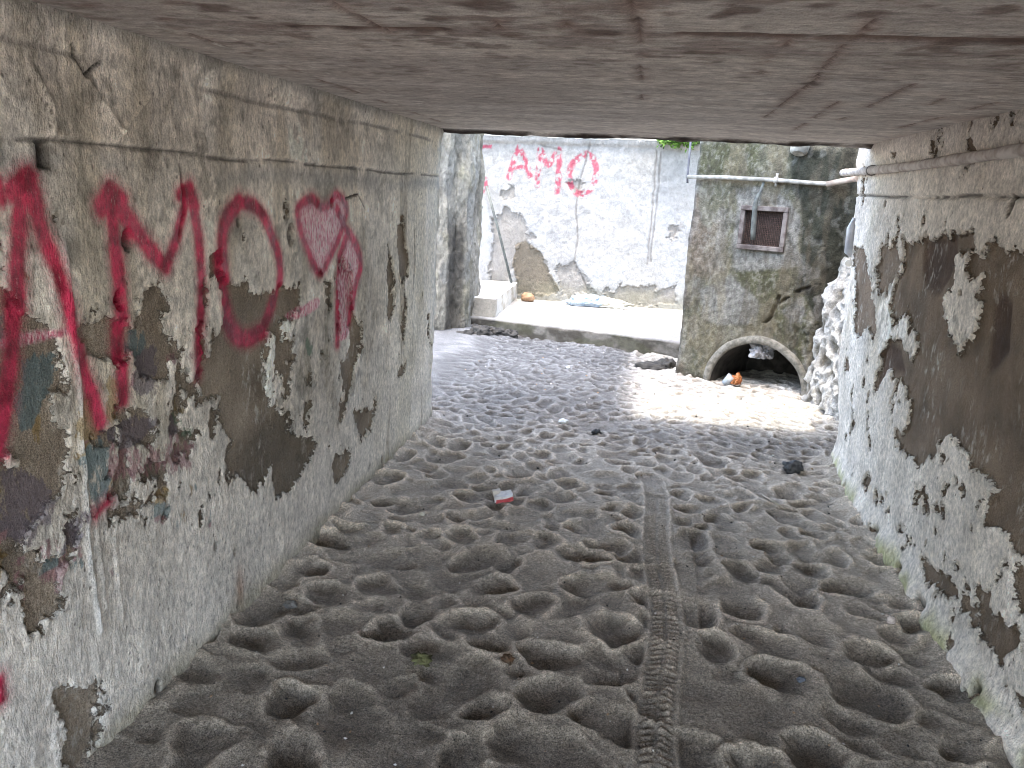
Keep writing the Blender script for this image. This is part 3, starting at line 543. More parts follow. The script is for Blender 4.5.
# ------------------------------------------------------------------ sand
def sand():
    xs = spans([(-3.2, .05), (-1.5, .0075), (.0, .005), (.36, .0075), (1.35, .015), (2.6,)])
    ys = spans([(-2.0, .08), (1.3, .02), (1.6, .0055), (3.2, .0075), (5.2, .0125), (8.4,)])
    Y, X = np.meshgrid(ys, xs, indexing='ij')
    h = np.zeros(X.shape)
    wx = X+.055*(fbm(X*7, Y*7, 2, 4)-.5)*2; wy = Y+.055*(fbm(X*7+9, Y*7, 4, 4)-.5)*2
    rim = np.zeros(X.shape)
    pits = [(x, y, 1.25) for x, y in S_PITS]
    r = np.random.RandomState(3)
    tries = 0; grid = {}
    for p in pits: grid.setdefault((int(p[0]//.3), int(p[1]//.3)), []).append(p)
    while tries < 26000:
        tries += 1
        x, y = r.uniform(-1.7, 1.8), r.uniform(-.6, 8.2)
        k = 1.26 if y < 3.0 else (1.0 if y < 4.4 else .72)
        k *= 1+.35*(r.rand()-.5)+.25*(r.rand() < .15)
        if tries > 11000: k *= .66
        if tries > 21000: k *= .8
        if abs(x-.19) < .05 and y < 4.2: continue
        gx, gy = int(x//.3), int(y//.3); ok = True
        for a in (-1, 0, 1):
            for b in (-1, 0, 1):
                for q in grid.get((gx+a, gy+b), []):
                    if (x-q[0])**2+(y-q[1])**2 < (.0585*(k+q[2]))**2: ok = False
        if ok:
            p = (x, y, k); pits.append(p); grid.setdefault((gx, gy), []).append(p)
    cap = .004+.012*(fbm(X*4, Y*4, 14, 3)-.5)
    h = cap.copy()
    for (x, y, k) in pits:
        ra = k*r.uniform(.054, .066)*(1.05 if k > 1.2 else 1); el = r.uniform(1.0, 1.55); an = r.uniform(-.8, .8)+(math.pi/2 if r.rand() < .6 else 0)
        dp = ra*(r.uniform(.36, .60) if r.rand() < .60 else r.uniform(.08, .34))*(1 if k > .8 or y > 4.4 else .7)
        i0, i1 = np.searchsorted(ys, [y-ra*3, y+ra*3]); j0, j1 = np.searchsorted(xs, [x-ra*3, x+ra*3])
        if i1 <= i0 or j1 <= j0: continue
        a = wx[i0:i1, j0:j1]-x; b = wy[i0:i1, j0:j1]-y
        u = (a*math.cos(an)+b*math.sin(an))/el; v = -a*math.sin(an)+b*math.cos(an)
        q = np.hypot(u, v)/(ra*(1+.28*u/ra*r.choice([-1, 1])).clip(.55, 1.5))
        bowl = dp*(np.minimum(q, 1.6)**2.1-1)
        floor_ = bowl.min() if bowl.size else 0
        H = h[i0:i1, j0:j1]; m = q < 1.6
        t = .004; lo_ = np.minimum(H, bowl); sm_ = lo_-t*np.exp(-np.abs(H-bowl)/t*1.3)*.35
        H[m] = sm_[m]
        rim[i0:i1, j0:j1] = np.maximum(rim[i0:i1, j0:j1], dp*.26*np.exp(-((q-1.15)/.18)**2))
    h = h+rim*.8+.016*(fbm(X*9, Y*9, 11, 3)-.5)
    h += .030*(fbm(X*3.2, Y*3.2, 5, 3)-.5)*1.3+.012*(fbm(X*11, Y*11, 7, 3)-.5)+.0035*(fbm(X*40, Y*40, 9, 2)-.5)
    # broad forms: slight rise to the far left, dip by the kerb stone, heaped edges by walls
    h += .07*sm(6.2, 8.0, Y)*sm(-1.2, -2.0, X)+.045*np.exp(-np.maximum(X-XL, 0)/.07)*fbm(X*2, Y*4, 8)*(Y < 5)+.045*np.exp(-np.maximum(XR+.04-X, 0)/.07)*fbm(X*2, Y*4, 6)*(Y < 5)+.015*sm(1.0, 1.2, X)
    h -= .03*np.exp(-((X-.15)/.3)**2-((Y-7.3)/.3)**2)
    # tyre track
    cx = .13+.03*np.sin((Y-1.6)*1.5)+.012*np.sin(Y*5.3); ax = (X-cx)
    on = sm(.085, .055, np.abs(ax))*sm(4.6, 3.8, Y)*sm(.6, 1.0, Y)
    low = -.001+.020*(fbm(X*2.2, Y*2.2, 3)-.5)
    tread = .0085*sm(-.15, .35, np.sin(2*math.pi*(Y/.030+np.abs(ax)*14)))*sm(.052, .040, np.abs(ax))*sm(.004, .010, np.abs(ax))*(.45+.8*fbm(X*10, Y*6, 4))
    shoulder = .017*(.4+fbm(X*8, Y*8, 2))*np.exp(-((np.abs(ax)-.068)/.014)**2)
    on = on*sm(.22, .40, fbm(X*3+4, Y*3, 13)+.10*sm(4.2, 2.6, Y))
    cx_n = .012*(fbm(X*4, Y*4, 3)-.5)
    h = lerp(h, low+.35*np.clip(h, -.02, .02)+tread*(1-.5*sm(3, 4.2, Y))+shoulder, on*.90)
    cx2 = .245+.02*np.sin((Y-1.6)*1.3); bx = X-cx2; on2 = sm(.05, .03, np.abs(bx))*sm(4.2, 3.2, Y)*sm(.6, 1.0, Y)
    h = lerp(h, low+.004+.003*np.sin(2*math.pi*Y/.03), on2*.5*sm(.3, .6, fbm(X*3, Y*3, 10)))
    # colour: volcanic sand; light painted in as near dimming, sun patch and pit shade
    c = col0(X.shape, (.44, .375, .30)); c = mixc(c, (.235, .20, .158), sm(2.9, 1.9, Y))  # near sand darkened as painted light falloff
    c = mixc(c, (.105, .105, .104), sm(4.0, 5.8, Y+.5*(fbm(X*2, Y*2, 3)-.5)))  # shaded ground outside painted darker against the bright sky
    c = mixc(c, (.40, .375, .33), sm(5.0, 5.6, Y+.25*(fbm(X*4, Y*4, 3)-.5))*sm(-.25, .1, X)*.9)  # sun patch before the culvert painted paler
    relief_light = sm(-.012, .022, h-.02*(fbm(X*3.2, Y*3.2, 5, 3)-.5)); c = c*(.80+.34*relief_light[..., None]); c = c*(.66+.34*sm(-.036, -.002, h))[..., None]  # pit bottoms painted darker for shade, high sand paler
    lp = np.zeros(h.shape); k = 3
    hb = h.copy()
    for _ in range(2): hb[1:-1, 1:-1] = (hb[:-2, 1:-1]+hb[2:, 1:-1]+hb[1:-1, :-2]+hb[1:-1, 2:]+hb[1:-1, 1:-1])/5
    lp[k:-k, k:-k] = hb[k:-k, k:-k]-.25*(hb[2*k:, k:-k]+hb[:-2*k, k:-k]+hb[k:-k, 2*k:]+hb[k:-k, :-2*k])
    c = c*(1+.38*sm(.0006, .005, lp)-.16*sm(-.0004, -.004, lp))[..., None]  # crest lines paler, hollows darker, by curvature
    c = c*(.86+.28*fbm(X*2.5, Y*2.5, 12, 3))[..., None]
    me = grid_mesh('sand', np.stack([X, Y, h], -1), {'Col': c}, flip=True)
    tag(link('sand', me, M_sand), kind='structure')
    # the beach far around
    me = bpy.data.meshes.new('ground'); me.from_pydata([(-400, -400, -.17), (400, -400, -.17), (400, 400, -.17), (-400, 400, -.17)], [], [(0, 1, 2, 3)])
    t = NT('beach_ground'); m = t.done(t.mix(t.noise(3, 6), (.28, .26, .23), (.38, .36, .32)), .95, t.bump(t.noise(9, 5), .05))
    tag(link('ground', me, m), kind='structure')
# ------------------------------------------------------------------ platform, kerb, far wall
def outside():
    # paved strip: kerb line slants; surface sheet z=.15
    kb = [(-4, 8.75), (-1.68, 8.15), (-.67, 7.94), (.28, 7.66), (.9, 7.5), (4, 7.0)]
    kx = np.interp
    xs = spans([(-4, .1), (-2.2, .012), (.6, .1), (4,)])
    yk = np.interp(xs, [p[0] for p in kb], [p[1] for p in kb])
    # profile across: down the kerb face then over to the far wall
    tt = np.concatenate([np.linspace(0, 1, 14), np.linspace(1.02, 1.98, 60), [2.0]])
    V = np.zeros((len(tt), len(xs), 3)); C = col0((len(tt), len(xs)), (.26, .253, .24))
    for i, t in enumerate(tt):
        if t <= 1:
            rough_ = .035*(fbm(xs*6, 0*xs+t*1.2, 3, 4)-.5)
            y = yk+.03*t+rough_*(1 if t < .95 else .5); z = -.15+.30*t+0*xs-.02*(t > .95)
            C[i] = mixc(col0(xs.shape, (.045, .040, .032)), (.12, .11, .095), sm(.4, .65, fbm(xs*7, 0*xs+t*4, 5, 4)))
            C[i] = mixc(C[i], (.05, .048, .03), sm(.5, .62, fbm(xs*4, 0*xs+t*2+8, 6, 3))*.7)
        else:
            y = yk+.05+(t-1)*(10.05-yk-.05); z = .15+.010*(fbm(xs*3, y*3, 4)-.5)+.006*(fbm(xs*12, y*12, 5)-.5)+0*xs
            C[i] = mixc(C[i], (.45, .43, .38), sm(.5, .7, fbm(xs*2, y*2, 6))*.6)
            C[i] = mixc(C[i], (.36, .34, .28), sm(9.6, 9.95, y+.3*(fbm(xs*5, y*5, 3)-.5))*.6)
        V[i, :, 0] = xs; V[i, :, 1] = y; V[i, :, 2] = z
    tag(link('pavement', grid_mesh('pavement', V, {'Col': C}, flip=True), M_conc), kind='structure')
    # far boundary wall
    P, S, cum = path_pts([(-4.2, 9.95, .1), (-2.3, 9.95, .0085), (.9, 9.95, .1), (4.2, 9.95, .2), (4.2, 10.3, .5), (-4.2, 10.3, .3), (-4.2, 9.95, 1)])
    N = path_normals(P, 1); zs = spans([(-.1, .05), (.12, .0085), (2.12, .03), (2.2,)])
    Z = np.repeat(zs[None], len(P), 0); x = np.repeat(P[:, :1], len(zs), 1); s = np.repeat(S[:, None], len(zs), 1)
    c = col0(Z.shape, (.50, .495, .48))
    c = mixc(c, (.52, .53, .54), sm(.46, .62, fbm(x*2.2, Z*2, 3, 4))*.6)
    c = mixc(c, (.36, .36, .36), sm(.50, .66, fbm(x*12, Z*12, 5, 4))*.55*sm(.45, .6, fbm(x*1.5, Z*1.5, 9)))
    g = sdf_many(x, Z, F_GREY)+.1*(fbm(x*5, Z*5, 4)-.5); c = mixc(c, (.38, .38, .37), sm(.06, -.06, g)*.62*sm(.35, .6, fbm(x*16, Z*16, 2, 4)))
    br = sdf_many(x, Z, F_BROWN)+.22*(fbm(x*11, Z*11, 7, 5, .65)-.5)
    c = mixc(c, (.34, .30, .25), sm(.05, -.03, br)*.6); b0 = sdf_many(x, Z, F_BROWN[:1])+.07*(fbm(x*14, Z*14, 7, 4)-.5); c = mixc(c, (.21, .175, .125), sm(.01, -.01, b0)*.85)
    c = mixc(c, (.30, .28, .20), sm(.45, .15, Z+.35*(fbm(x*4, Z*6, 8)-.5))*.65)
    rl = lines_sdf(x, Z, [(h, smooth(p)) for h, p in F_RED]); c = mixc(c, (.50, .06, .12), .85*sm(.016, -.014, rl+.02*(fbm(x*25, Z*25, 3)-.5))*sm(.35, .6, fbm(x*30, Z*22, 6)))
    ck = lines_sdf(x+.03*(fbm(x*6, Z*6, 2)-.5), Z, [(.004, p) for p in F_CRACK[:1]]+[(.002, p) for p in F_CRACK[1:]]); cw = sm(.018, 0, ck+.022*(fbm(x*25, Z*12, 3)-.45))*.5
    c = mixc(c, (.13, .11, .09), cw*.85)
    c = c*.56
    d = .02*(fbm(x*2, Z*2, 4)-.5)+.014*(fbm(x*9, Z*9, 6, 4)-.5)-.02*sm(.01, -.01, br)-.02*cw+.05*sm(2.08, 2.14, Z)*(.5+fbm(x*6, Z*0, 3)*.5)
    d = np.where(s < cum[3], d, 0)
    V = np.stack([P[:, :1]+N[:, :1]*d, P[:, 1:]+N[:, 1:]*d, Z+.03*sm(2.0, 2.2, Z)*(fbm(x*2, Z*0, 5)-.5)*2], -1)
    o = thing('boundary_wall', (0, 10.1, 0), 'sunlit whitewashed wall beyond the kerb, flaking, with small red TAMO letters', 'wall')
    link('wall_face', grid_mesh('far', V, {'Col': c}), M_far, o)
    cp = box_mesh('coping', (-4.2, 9.90, 2.175), (4.2, 10.34, 2.235), .012)
    link('coping', cp, mat_simple('white_coping', (.60, .60, .58), (.74, .74, .72), 8, .85), o)
    # low white step at the left
    P, S, cum = path_pts([(-2.9, 9.9, .2), (-2.9, 8.35, .1), (-1.66, 8.30, .012), (-1.70, 9.93, .3), (-2.9, 9.93, 1)])
    P = P[::1]; N = path_normals(P, 2); zs = np.concatenate([np.linspace(.12, .36, 20), [.362]])
    V = []; C = []
    for k, z in enumerate(zs):
        ins = .012 if k == len(zs)-1 else 0
        dd = .016*(fbm(S*6, 0*S+z*8, 4, 4)-.5)-ins
        V.append(np.stack([P[:, 0]+N[:, 0]*dd, P[:, 1]+N[:, 1]*dd, 0*S+z-(.012 if k == len(zs)-2 else 0)], 1))
        C.append(mixc(col0(S.shape, (.44, .42, .38)), (.30, .27, .22), sm(.4, .6, fbm(S*5, 0*S+z*6, 6))))
    cen = np.stack([0*S-2.3, 0*S+9.2, 0*S+.366], 1); V.append(cen); C.append(col0(S.shape, (.66, .65, .62)))
    C[-2] = col0(S.shape, (.62, .61, .58))
    V = np.array(V); C = np.array(C)
    tag(link('step_block', grid_mesh('step', V, {'Col': C}), M_conc, origin=(-2.3, 9.1, .15)), 'low white concrete step at the foot of the sunlit wall, left end', 'step')
    # slanting grey line across the wall, built as a thin tube
    o = tube_mesh('tube', [(-2.16, 9.90, 1.56), (-1.95, 9.86, .95), (-1.735, 9.78, .30)], .016)
    tag(link('slanting_tube', o, M_greypipe, origin=(-1.75, 9.8, .16)), 'thin grey slanting line on the sunlit wall, built as a tube, ending by the white step', 'tube')
    # rough stone pier on the left
    P, S, cum = path_pts([(-2.95, 8.4, .1), (-2.95, 7.62, .05), (-2.65, 7.62, .010), (-2.09, 7.78, .009), (-2.05, 7.92, .009), (-1.92, 7.94, .009), (-1.90, 8.5, .1), (-2.95, 8.5, 1)])
    N = path_normals(P, 2); zs = spans([(-.1, .012), (2.1, .2), (7.0,)]); Z = np.repeat(zs[None], len(P), 0); s = np.repeat(S[:, None], len(zs), 1)
    rk = 1-np.abs(2*fbm(s*5, Z*1.5, 3, 4)-1); d = .10*(rk-.75)+.05*(fbm(s*9, Z*3.5, 6, 4)-.5)+.025*(fbm(s*26, Z*18, 2, 3)-.5)
    d += .05*sm(1.3, 1.9, Z)*(fbm(s*4, Z*3, 9)-.3); 
    c = col0(Z.shape, (.46, .42, .34)); c = mixc(c, (.17, .145, .11), sm(.8, .45, rk)*.7); c = mixc(c, (.40, .36, .24), sm(.5, .66, fbm(s*5, Z*3, 7))*.6)
    c = mixc(c, (.44, .42, .37), sm(.52, .68, fbm(s*6, Z*3, 10))*.6)
    rec = sm(cum[3]-.02, cum[3]+.03, s)*sm(cum[5]+.02, cum[5]-.05, s)
    c = mixc(c, (.11, .095, .075), rec*.8*sm(1.35, 1.05, Z)); ck = seg_dist(s, Z, [(cum[2]+.13, 2.1), (cum[2]+.10, 1.6), (cum[2]+.25, 1.2), (cum[2]+.28, 1.0)])
    c = mixc(c, (.08, .07, .06), sm(.022, .004, ck+.02*(fbm(s*20, Z*20, 4)-.5))); d -= .05*sm(.03, 0, ck)
    c = c*.44
    live = (s > cum[1]) & (s < cum[6]+.2); d = np.where(live, d, 0)
    V = np.stack([P[:, :1]+N[:, :1]*d, P[:, 1:]+N[:, 1:]*d, Z], -1)
    tag(link('stone_pier', grid_mesh('pier', V, {'Col': c}), M_stone, origin=(-2.2, 8, 0)), 'rough eroded pale stone pier just past the left tunnel wall', 'pillar')
    rub = [(-1.86, 7.74, .03, .10, .07, .05), (-1.72, 7.86, .05, .12, .09, .08), (-1.58, 7.98, .04, .10, .06, .055), (-1.43, 8.00, .03, .09, .06, .05)]
    for i, (x, y, z, a, b, cc) in enumerate(rub):
        lb = ['flat dark rock against the foot of the stone pier, leftmost of four', 'tall blackened rock at the pier corner, second of four from the left', 'dark rock wedged under the kerb, third from the pier', 'small dark rock under the kerb, farthest from the pier'][i]
        tag(link('rock', rock_mesh('rock', (x, y, z), (a, b, cc), i+3, 4, .3), M_rockdark, origin=(x, y, 0)), lb, 'rock', 'dark rocks at the kerb corner')
    tag(link('rock', rock_mesh('rock', (.07, 7.17, -.02), (.16, .12, .05), 9, 4, .25), M_rockdark, origin=(.07, 7.17, 0)), 'flat dark slab of rock half sunk in the sand before the kerb', 'rock')
    tag(link('rock', rock_mesh('rock', (.22, 7.30, -.03), (.10, .12, .08), 12, 4, .3), M_rockdark, origin=(.22, 7.3, 0)), 'rounded rock beside the building corner, right of the flat slab', 'rock')
    # rubbish at the wall foot
    tag(link('brick_chunk', rock_mesh('chunk', (-1.52, 9.72, .20), (.085, .07, .06), 5, 3, .2), mat_simple('orange_clay', (.22, .13, .075), (.30, .19, .11), 20), origin=(-1.52, 9.72, .15)), 'orange broken brick at the foot of the sunlit wall', 'brick')
    tag(link('litter_bag', cloth_mesh('bag', (-.50, 9.74, .185), (.26, .11, .075), 2, rot=-.1), mat_simple('white_plastic', (.34, .31, .24), (.50, .48, .42), 12, .45), origin=(-1.2, 9.74, .15)), 'crumpled cream plastic bag at the wall foot beside the orange brick', 'bag')
    tag(link('litter_bag', cloth_mesh('bag', (-.76, 9.72, .195), (.27, .12, .09), 5, rot=.05), mat_simple('bluish_plastic', (.20, .26, .32), (.38, .43, .47), 14, .35), origin=(-.76, 9.72, .15)), 'crumpled pale blue plastic bag at the wall foot', 'bag')
    # plant over the wall top
    o = thing('wall_plant', (.2, 10.2, 2.2), 'bright green leafy plant growing over the top of the sunlit wall', 'plant')
    V = []; Fc = []
    r = np.random.RandomState(5)
    for i in range(1500):
        u = r.normal(0, 1, 3); p = np.array([.20+np.clip(u[0], -2, 2)*.13, 9.90+u[1]*.035-.10*r.rand(), 2.235-abs(u[2])*.045+.02*math.sin(u[0]*5)])
        a = r.normal(0, 1, 3); a /= np.linalg.norm(a); b = np.cross(a, r.normal(0, 1, 3)); b /= np.linalg.norm(b); L_ = r.uniform(.018, .035)
        k = len(V); V += [p-a*L_, p+b*L_*.45, p+a*L_, p-b*L_*.45]; Fc.append((k, k+1, k+2, k+3))
    link('leaves', raw_mesh('leaves', V, Fc, smooth=False), mat_simple('leaf_green', (.05, .12, .02), (.13, .24, .04), 25, .6), o)
    st = []
    for i in range(9):
        x0 = .2+r.normal()*.12; tm = tube_mesh('st', [(x0*.6+.08, 10.15, 2.23), (x0, 9.95, 2.27), (x0+r.normal()*.08, 9.84+r.normal()*.02, 2.17)], .004, 6)
        st.append(tm)
    import bmesh
    bm = bmesh.new()
    for tm in st: bm.from_mesh(tm)
    me = bpy.data.meshes.new('stems'); bm.to_mesh(me); bm.free(); link('stems', me, mat_simple('stem', (.10, .08, .04), (.16, .13, .07)), o)
# ------------------------------------------------------------------ the moss-stained building with the culvert
TA = np.array([.28, 6.92]); TB = np.array([1.42, 6.34]); TD = (TB-TA)/np.linalg.norm(TB-TA); TN2 = np.array([TD[1], -TD[0]])
def tp(u, z, out=0.):
    p = TA+TD*u+TN2*out; return (p[0], p[1], z)
def building():
    o = thing('culvert_building', tp(.6, 0, -.4), 'moss-stained concrete building with a barred vent and a half-buried round culvert', 'building')
    LT = float(np.linalg.norm(TB-TA))
    nodes = [(TA[0]+.14, TA[1]+1.3, .1), (TA[0]+.05, TA[1]+.06, .008), (TA[0]+.02, TA[1]+.0, .008), (TB[0], TB[1], .05), (TB[0]+.9, TB[1]-.2, .2), (TB[0]+.9, TA[1]+1.3, .3), (TA[0]+.14, TA[1]+1.3, 1)]
    P, S, cum = path_pts(nodes); N = path_normals(P, 2); zs = spans([(-.15, .009), (2.15, .2), (7.0,)])
    Z = np.repeat(zs[None], len(P), 0); s = np.repeat(S[:, None], len(zs), 1); u = s-cum[2]+.01
    c = col0(Z.shape, (.40, .375, .285))
    f = fbm(u*4, Z*3, 3, 4); c = mixc(c, (.24, .235, .15), sm(.42, .6, f)*.8)
    c = mixc(c, (.46, .44, .38), sm(.52, .68, fbm(u*7, Z*5, 8, 4))*.75)
    c = mixc(c, (.38, .28, .21), sm(.55, .68, fbm(u*5, Z*4, 12, 3))*.6*sm(.4, .1, u))
    g = sdf_many(u, Z, T_GREEN)+.10*(fbm(u*9, Z*9, 2, 4)-.5); c = mixc(c, (.15, .15, .07), sm(.03, -.03, g)*.85)
    l = sdf_many(u, Z, T_LIGHT)+.05*(fbm(u*8, Z*8, 5, 4)-.5); c = mixc(c, (.47, .46, .42), sm(.02, -.02, l)*.85)
    ms = sdf_many(u, Z, T_MOSS)+.10*(fbm(u*8, Z*8, 6, 4)-.5); mm = sm(.03, -.03, ms)
    c = mixc(c, (.05, .055, .035), mm*.9)
    st = sm(.63, .70, fbm(u*16, Z*12, 10, 3)); c = mixc(c, (.34, .34, .30), st*mm*.55)
    tr = sm(.9, 1.0, u)*sm(1.25, .9, Z); st2 = sm(.5, .6, fbm(u*11, Z*9, 4, 3)); c = mixc(c, (.52, .50, .46), tr*st2*.7); c = mixc(c, (.06, .055, .04), tr*sm(.48, .40, fbm(u*11, Z*9, 4, 3))*.7)
    c = mixc(c, (.30, .32, .34), sm(.05, .0, np.abs(u)-.0)*.6)  # bluish light on the narrow corner edge painted in
    c = mixc(c, (.10, .085, .06), sm(.10, .0, Z+.08*(fbm(u*7, Z*7, 3)-.5))*.7)
    ck = lines_sdf(u+.02*(fbm(u*12, Z*12, 3)-.5), Z, [(.003, p) for p in T_CRACK]); ck = ck+.03*sm(.45, .55, fbm(u*9, Z*9, 11)); c = mixc(c, (.05, .04, .035), sm(.014, 0, ck)*.85)
    c = mixc(c, (.20, .20, .17), sm(.02, .0, np.abs(u-.72))*sm(1.72, 1.8, Z)*.6)
    sp_ = fbm(u*34, Z*30, 9, 4, .7); c = mixc(c, (.10, .095, .065), sm(.52, .64, sp_)*.4*(1-mm)); c = mixc(c, (.66, .64, .56), sm(.47, .36, sp_)*.35*(1-mm))
    c = mixc(c, (.42, .36, .24), sm(.5, .62, fbm(u*6, Z*2.2, 15, 4, .6))*.5*(1-mm)); c = mixc(c, (.20, .17, .12), sm(.54, .64, fbm(u*14, Z*3, 6, 4, .6))*.5)
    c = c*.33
    d = .03*(fbm(u*2.5, Z*2.5, 3)-.5)+.022*(fbm(u*10, Z*10, 5, 4)-.5)+.006*(fbm(u*35, Z*35, 7)-.5)-.03*sm(.02, 0, ck)
    d += (mm+tr).clip(0, 1)*.05*(fbm(u*9, Z*8, 10, 4)-.45)-.07*sm(1.12, 1.27, u)*(u < 1.4)
    live = (u > -.2) & (u < LT+.02); d = np.where(live, d, 0)
    d = d*sm(.0, .05, np.maximum(np.abs(u-.65)-.20, np.abs(Z-1.33)-.18)).clip(.15, 1)
    rr = np.hypot(u-.745, Z-(-.01)); d = d*sm(.44, .50, rr).clip(.1, 1)
    V = np.stack([P[:, :1]+N[:, :1]*d, P[:, 1:]+N[:, 1:]*d, Z], -1)
    ui = u[:-1, :-1]; zi = Z[:-1, :-1]
    hole = (np.hypot(ui-.745, zi+.01) < .415) | ((np.abs(ui-.648) < .17) & (np.abs(zi-1.327) < .145)); hole &= (ui > -.1) & (ui < LT)
    link('wall_face', grid_mesh('face', V, {'Col': c}, keep=~hole), M_stone, o)
    # culvert ring + barrel
    uc, zc = .745, -.01
    rings = []; radii = [(.395, -.55), (.395, -.01), (.398, .012), (.402, .020), (.440, .020), (.452, .014), (.460, .004), (.478, -.06)]
    th = np.linspace(0, 2*math.pi, 97)
    for R_, out in radii:
        wob = 1+.012*(vn(th*3, 0*th+R_*9, 5)-.5)*2
        rings.append([tp(uc+R_*w*math.cos(a), zc+R_*w*math.sin(a), out+.006*math.sin(a*9+R_*30)) for a, w in zip(th, wob)])
    rings[0] = [tp(uc+.36*math.cos(a), zc+.36*math.sin(a), -.75) for a in th]
    V = np.array(rings); link('culvert_ring', grid_mesh('ring', V[1:], flip=True), M_ring, o); link('culvert_barrel', grid_mesh('barrel', V[:2], flip=True), M_dark, o)
    link('culvert_back', raw_mesh('back', [tp(uc-.45, -.3, -.75), tp(uc+.45, -.3, -.75), tp(uc+.45, .5, -.75), tp(uc-.45, .5, -.75)], [(0, 1, 2, 3)]), M_dark, o)
    # window: frame, wire mesh, recess, hanging pipe
    u0, u1, z0, z1 = .455, .842, 1.152, 1.503
    import bmesh
    def obox(bm, ua, ub, za, zb, oa, ob):
        vs = [bm.verts.new(tp(a, z, q)) for q in (oa, ob) for z in (za, zb) for a in (ua, ub)]
        for f_ in ((0, 1, 3, 2), (4, 6, 7, 5), (0, 4, 5, 1), (2, 3, 7, 6), (0, 2, 6, 4), (1, 5, 7, 3)): bm.faces.new([vs[i] for i in f_])
    def obj_from(bm, name, mat, par, bev=0.):
        bmesh.ops.recalc_face_normals(bm, faces=bm.faces[:])
        if bev: bmesh.ops.bevel(bm, geom=bm.edges[:], offset=bev, segments=1, affect='EDGES')
        me = bpy.data.meshes.new(name); bm.to_mesh(me); bm.free(); return link(name, me, mat, par)
    wn = bpy.data.objects.new('vent_window', None); COL.objects.link(wn); wn.parent = o; wn.location = tuple(np.array(tp(.648, 1.33, 0))-parent_world(o))
    bm = bmesh.new(); w = .038
    obox(bm, u0, u1, z1-w, z1, -.06, .028); obox(bm, u0, u1, z0, z0+w, -.06, .028); obox(bm, u0, u0+w, z0+w+.001, z1-w-.001, -.06, .024); obox(bm, u1-w, u1, z0+w+.001, z1-w-.001, -.06, .024)
    fr = obj_from(bm, 'frame', M_rust, wn, .004)
    bm = bmesh.new()
    for i in range(22):
        a = u0+w+(u1-u0-2*w)*(i+.5)/22; obox(bm, a-.0022, a+.0022, z0+w, z1-w, -.018, -.014)
    for i in range(18):
        a = z0+w+(z1-z0-2*w)*(i+.5)/18; obox(bm, u0+w, u1-w, a-.0022, a+.0022, -.023, -.019)
    obj_from(bm, 'wire_mesh', M_mesh, wn)
    bm = bmesh.new(); obox(bm, u0+.01, u1-.01, z0+.01, z1-.01, -.30, -.07)
    me = obj_from(bm, 'recess', M_dark, wn)
    pp = tube_mesh('p', [tp(.62, 1.70, .02), tp(.605, 1.62, .035), tp(.585, 1.56, .055), tp(.583, 1.50, .058), tp(.590, 1.30, .05), tp(.596, 1.235, .045)], [.010, .012, .018, .020, .021, .019])
    tag(link('vent_pipe', pp, M_greypipe, origin=tp(.6, 1.23, .05)), 'short grey pipe hanging in front of the rusty vent window', 'pipe')
    # unseen slab added above the frame to cast the shade beyond the tunnel
    dk = make_shade_slab()
    link('shade_slab', dk, M_conc, o)
    # pipes on the face
    pt = thing('wall_pipe', tp(.6, 1.71, .04), 'thin white water pipe running level across the moss-stained building', 'pipe')
    link('pipe_run', tube_mesh('p', [tp(-.035, 1.712, .035), tp(.3, 1.716, .04), tp(.72, 1.708, .04), tp(1.0, 1.695, .05), tp(1.16, 1.692, .06)], .0165), M_pvc, pt)
    link('pipe_fitting', tube_mesh('p', [tp(.705, 1.709, .04), tp(.735, 1.709, .04)], .025), M_pvc, pt)
    link('bracket', tube_mesh('p', [tp(.72, 1.76, .03), tp(.72, 1.66, .03)], .010), M_pvc, pt)
    link('pipe_end', tube_mesh('p', [tp(1.12, 1.690, .055), tp(1.22, 1.712, .09), tp(1.34, 1.735, .12)], .022), M_pvc2, pt)
    tag(link('corner_cable', tube_mesh('c', [tp(-.035, 1.66, .03), tp(-.04, 1.72, .034), tp(-.045, 2.3, .03)], .009), mat_simple('grey_cable', (.06, .06, .07), (.11, .11, .12), 10, .6), origin=tp(-.04, 1.66, .03)), 'grey cable dropping down the left corner of the moss-stained building', 'cable')
    tag(link('outlet_pipe', tube_mesh('c', [tp(.88, 2.05, .0), tp(.885, 1.98, .07), tp(.89, 1.925, .11), tp(.89, 1.905, .118)], [.07, .072, .066, .045], 24), M_pvc, origin=tp(.88, 1.92, .1)), 'rounded pale drain outlet under the roof edge of the moss-stained building', 'pipe')
    # things in the culvert mouth
    tag(link('rag', cloth_mesh('rag', tp(.73, .30, -.12), (.10, .09, .10), 4, rot=.3, amp=.6), mat_simple('grey_rag', (.20, .20, .21), (.36, .36, .38), 20, .9), origin=tp(.73, .3, -.12)), 'grey rag hanging in the top of the culvert mouth', 'rag')
    tag(link('wrapper', cloth_mesh('wr', tp(.60, .045, .04), (.042, .035, .05), 6, rot=.3, amp=.6), mat_simple('orange_foil', (.26, .075, .02), (.30, .13, .05), 30, .5), origin=tp(.6, 0, .04)), 'small orange wrapper on the sand at the culvert mouth', 'wrapper')
    tag(link('plastic_cup', tube_mesh('cup', [tp(.50, .01, .05), tp(.53, .045, .05), tp(.555, .085, .04)], [.028, .034, .038], 20), mat_simple('bluish_white', (.22, .26, .30), (.32, .35, .38), 20, .5), origin=tp(.52, 0, .05)), 'crushed pale plastic cup left of the orange wrapper in the culvert mouth', 'cup')
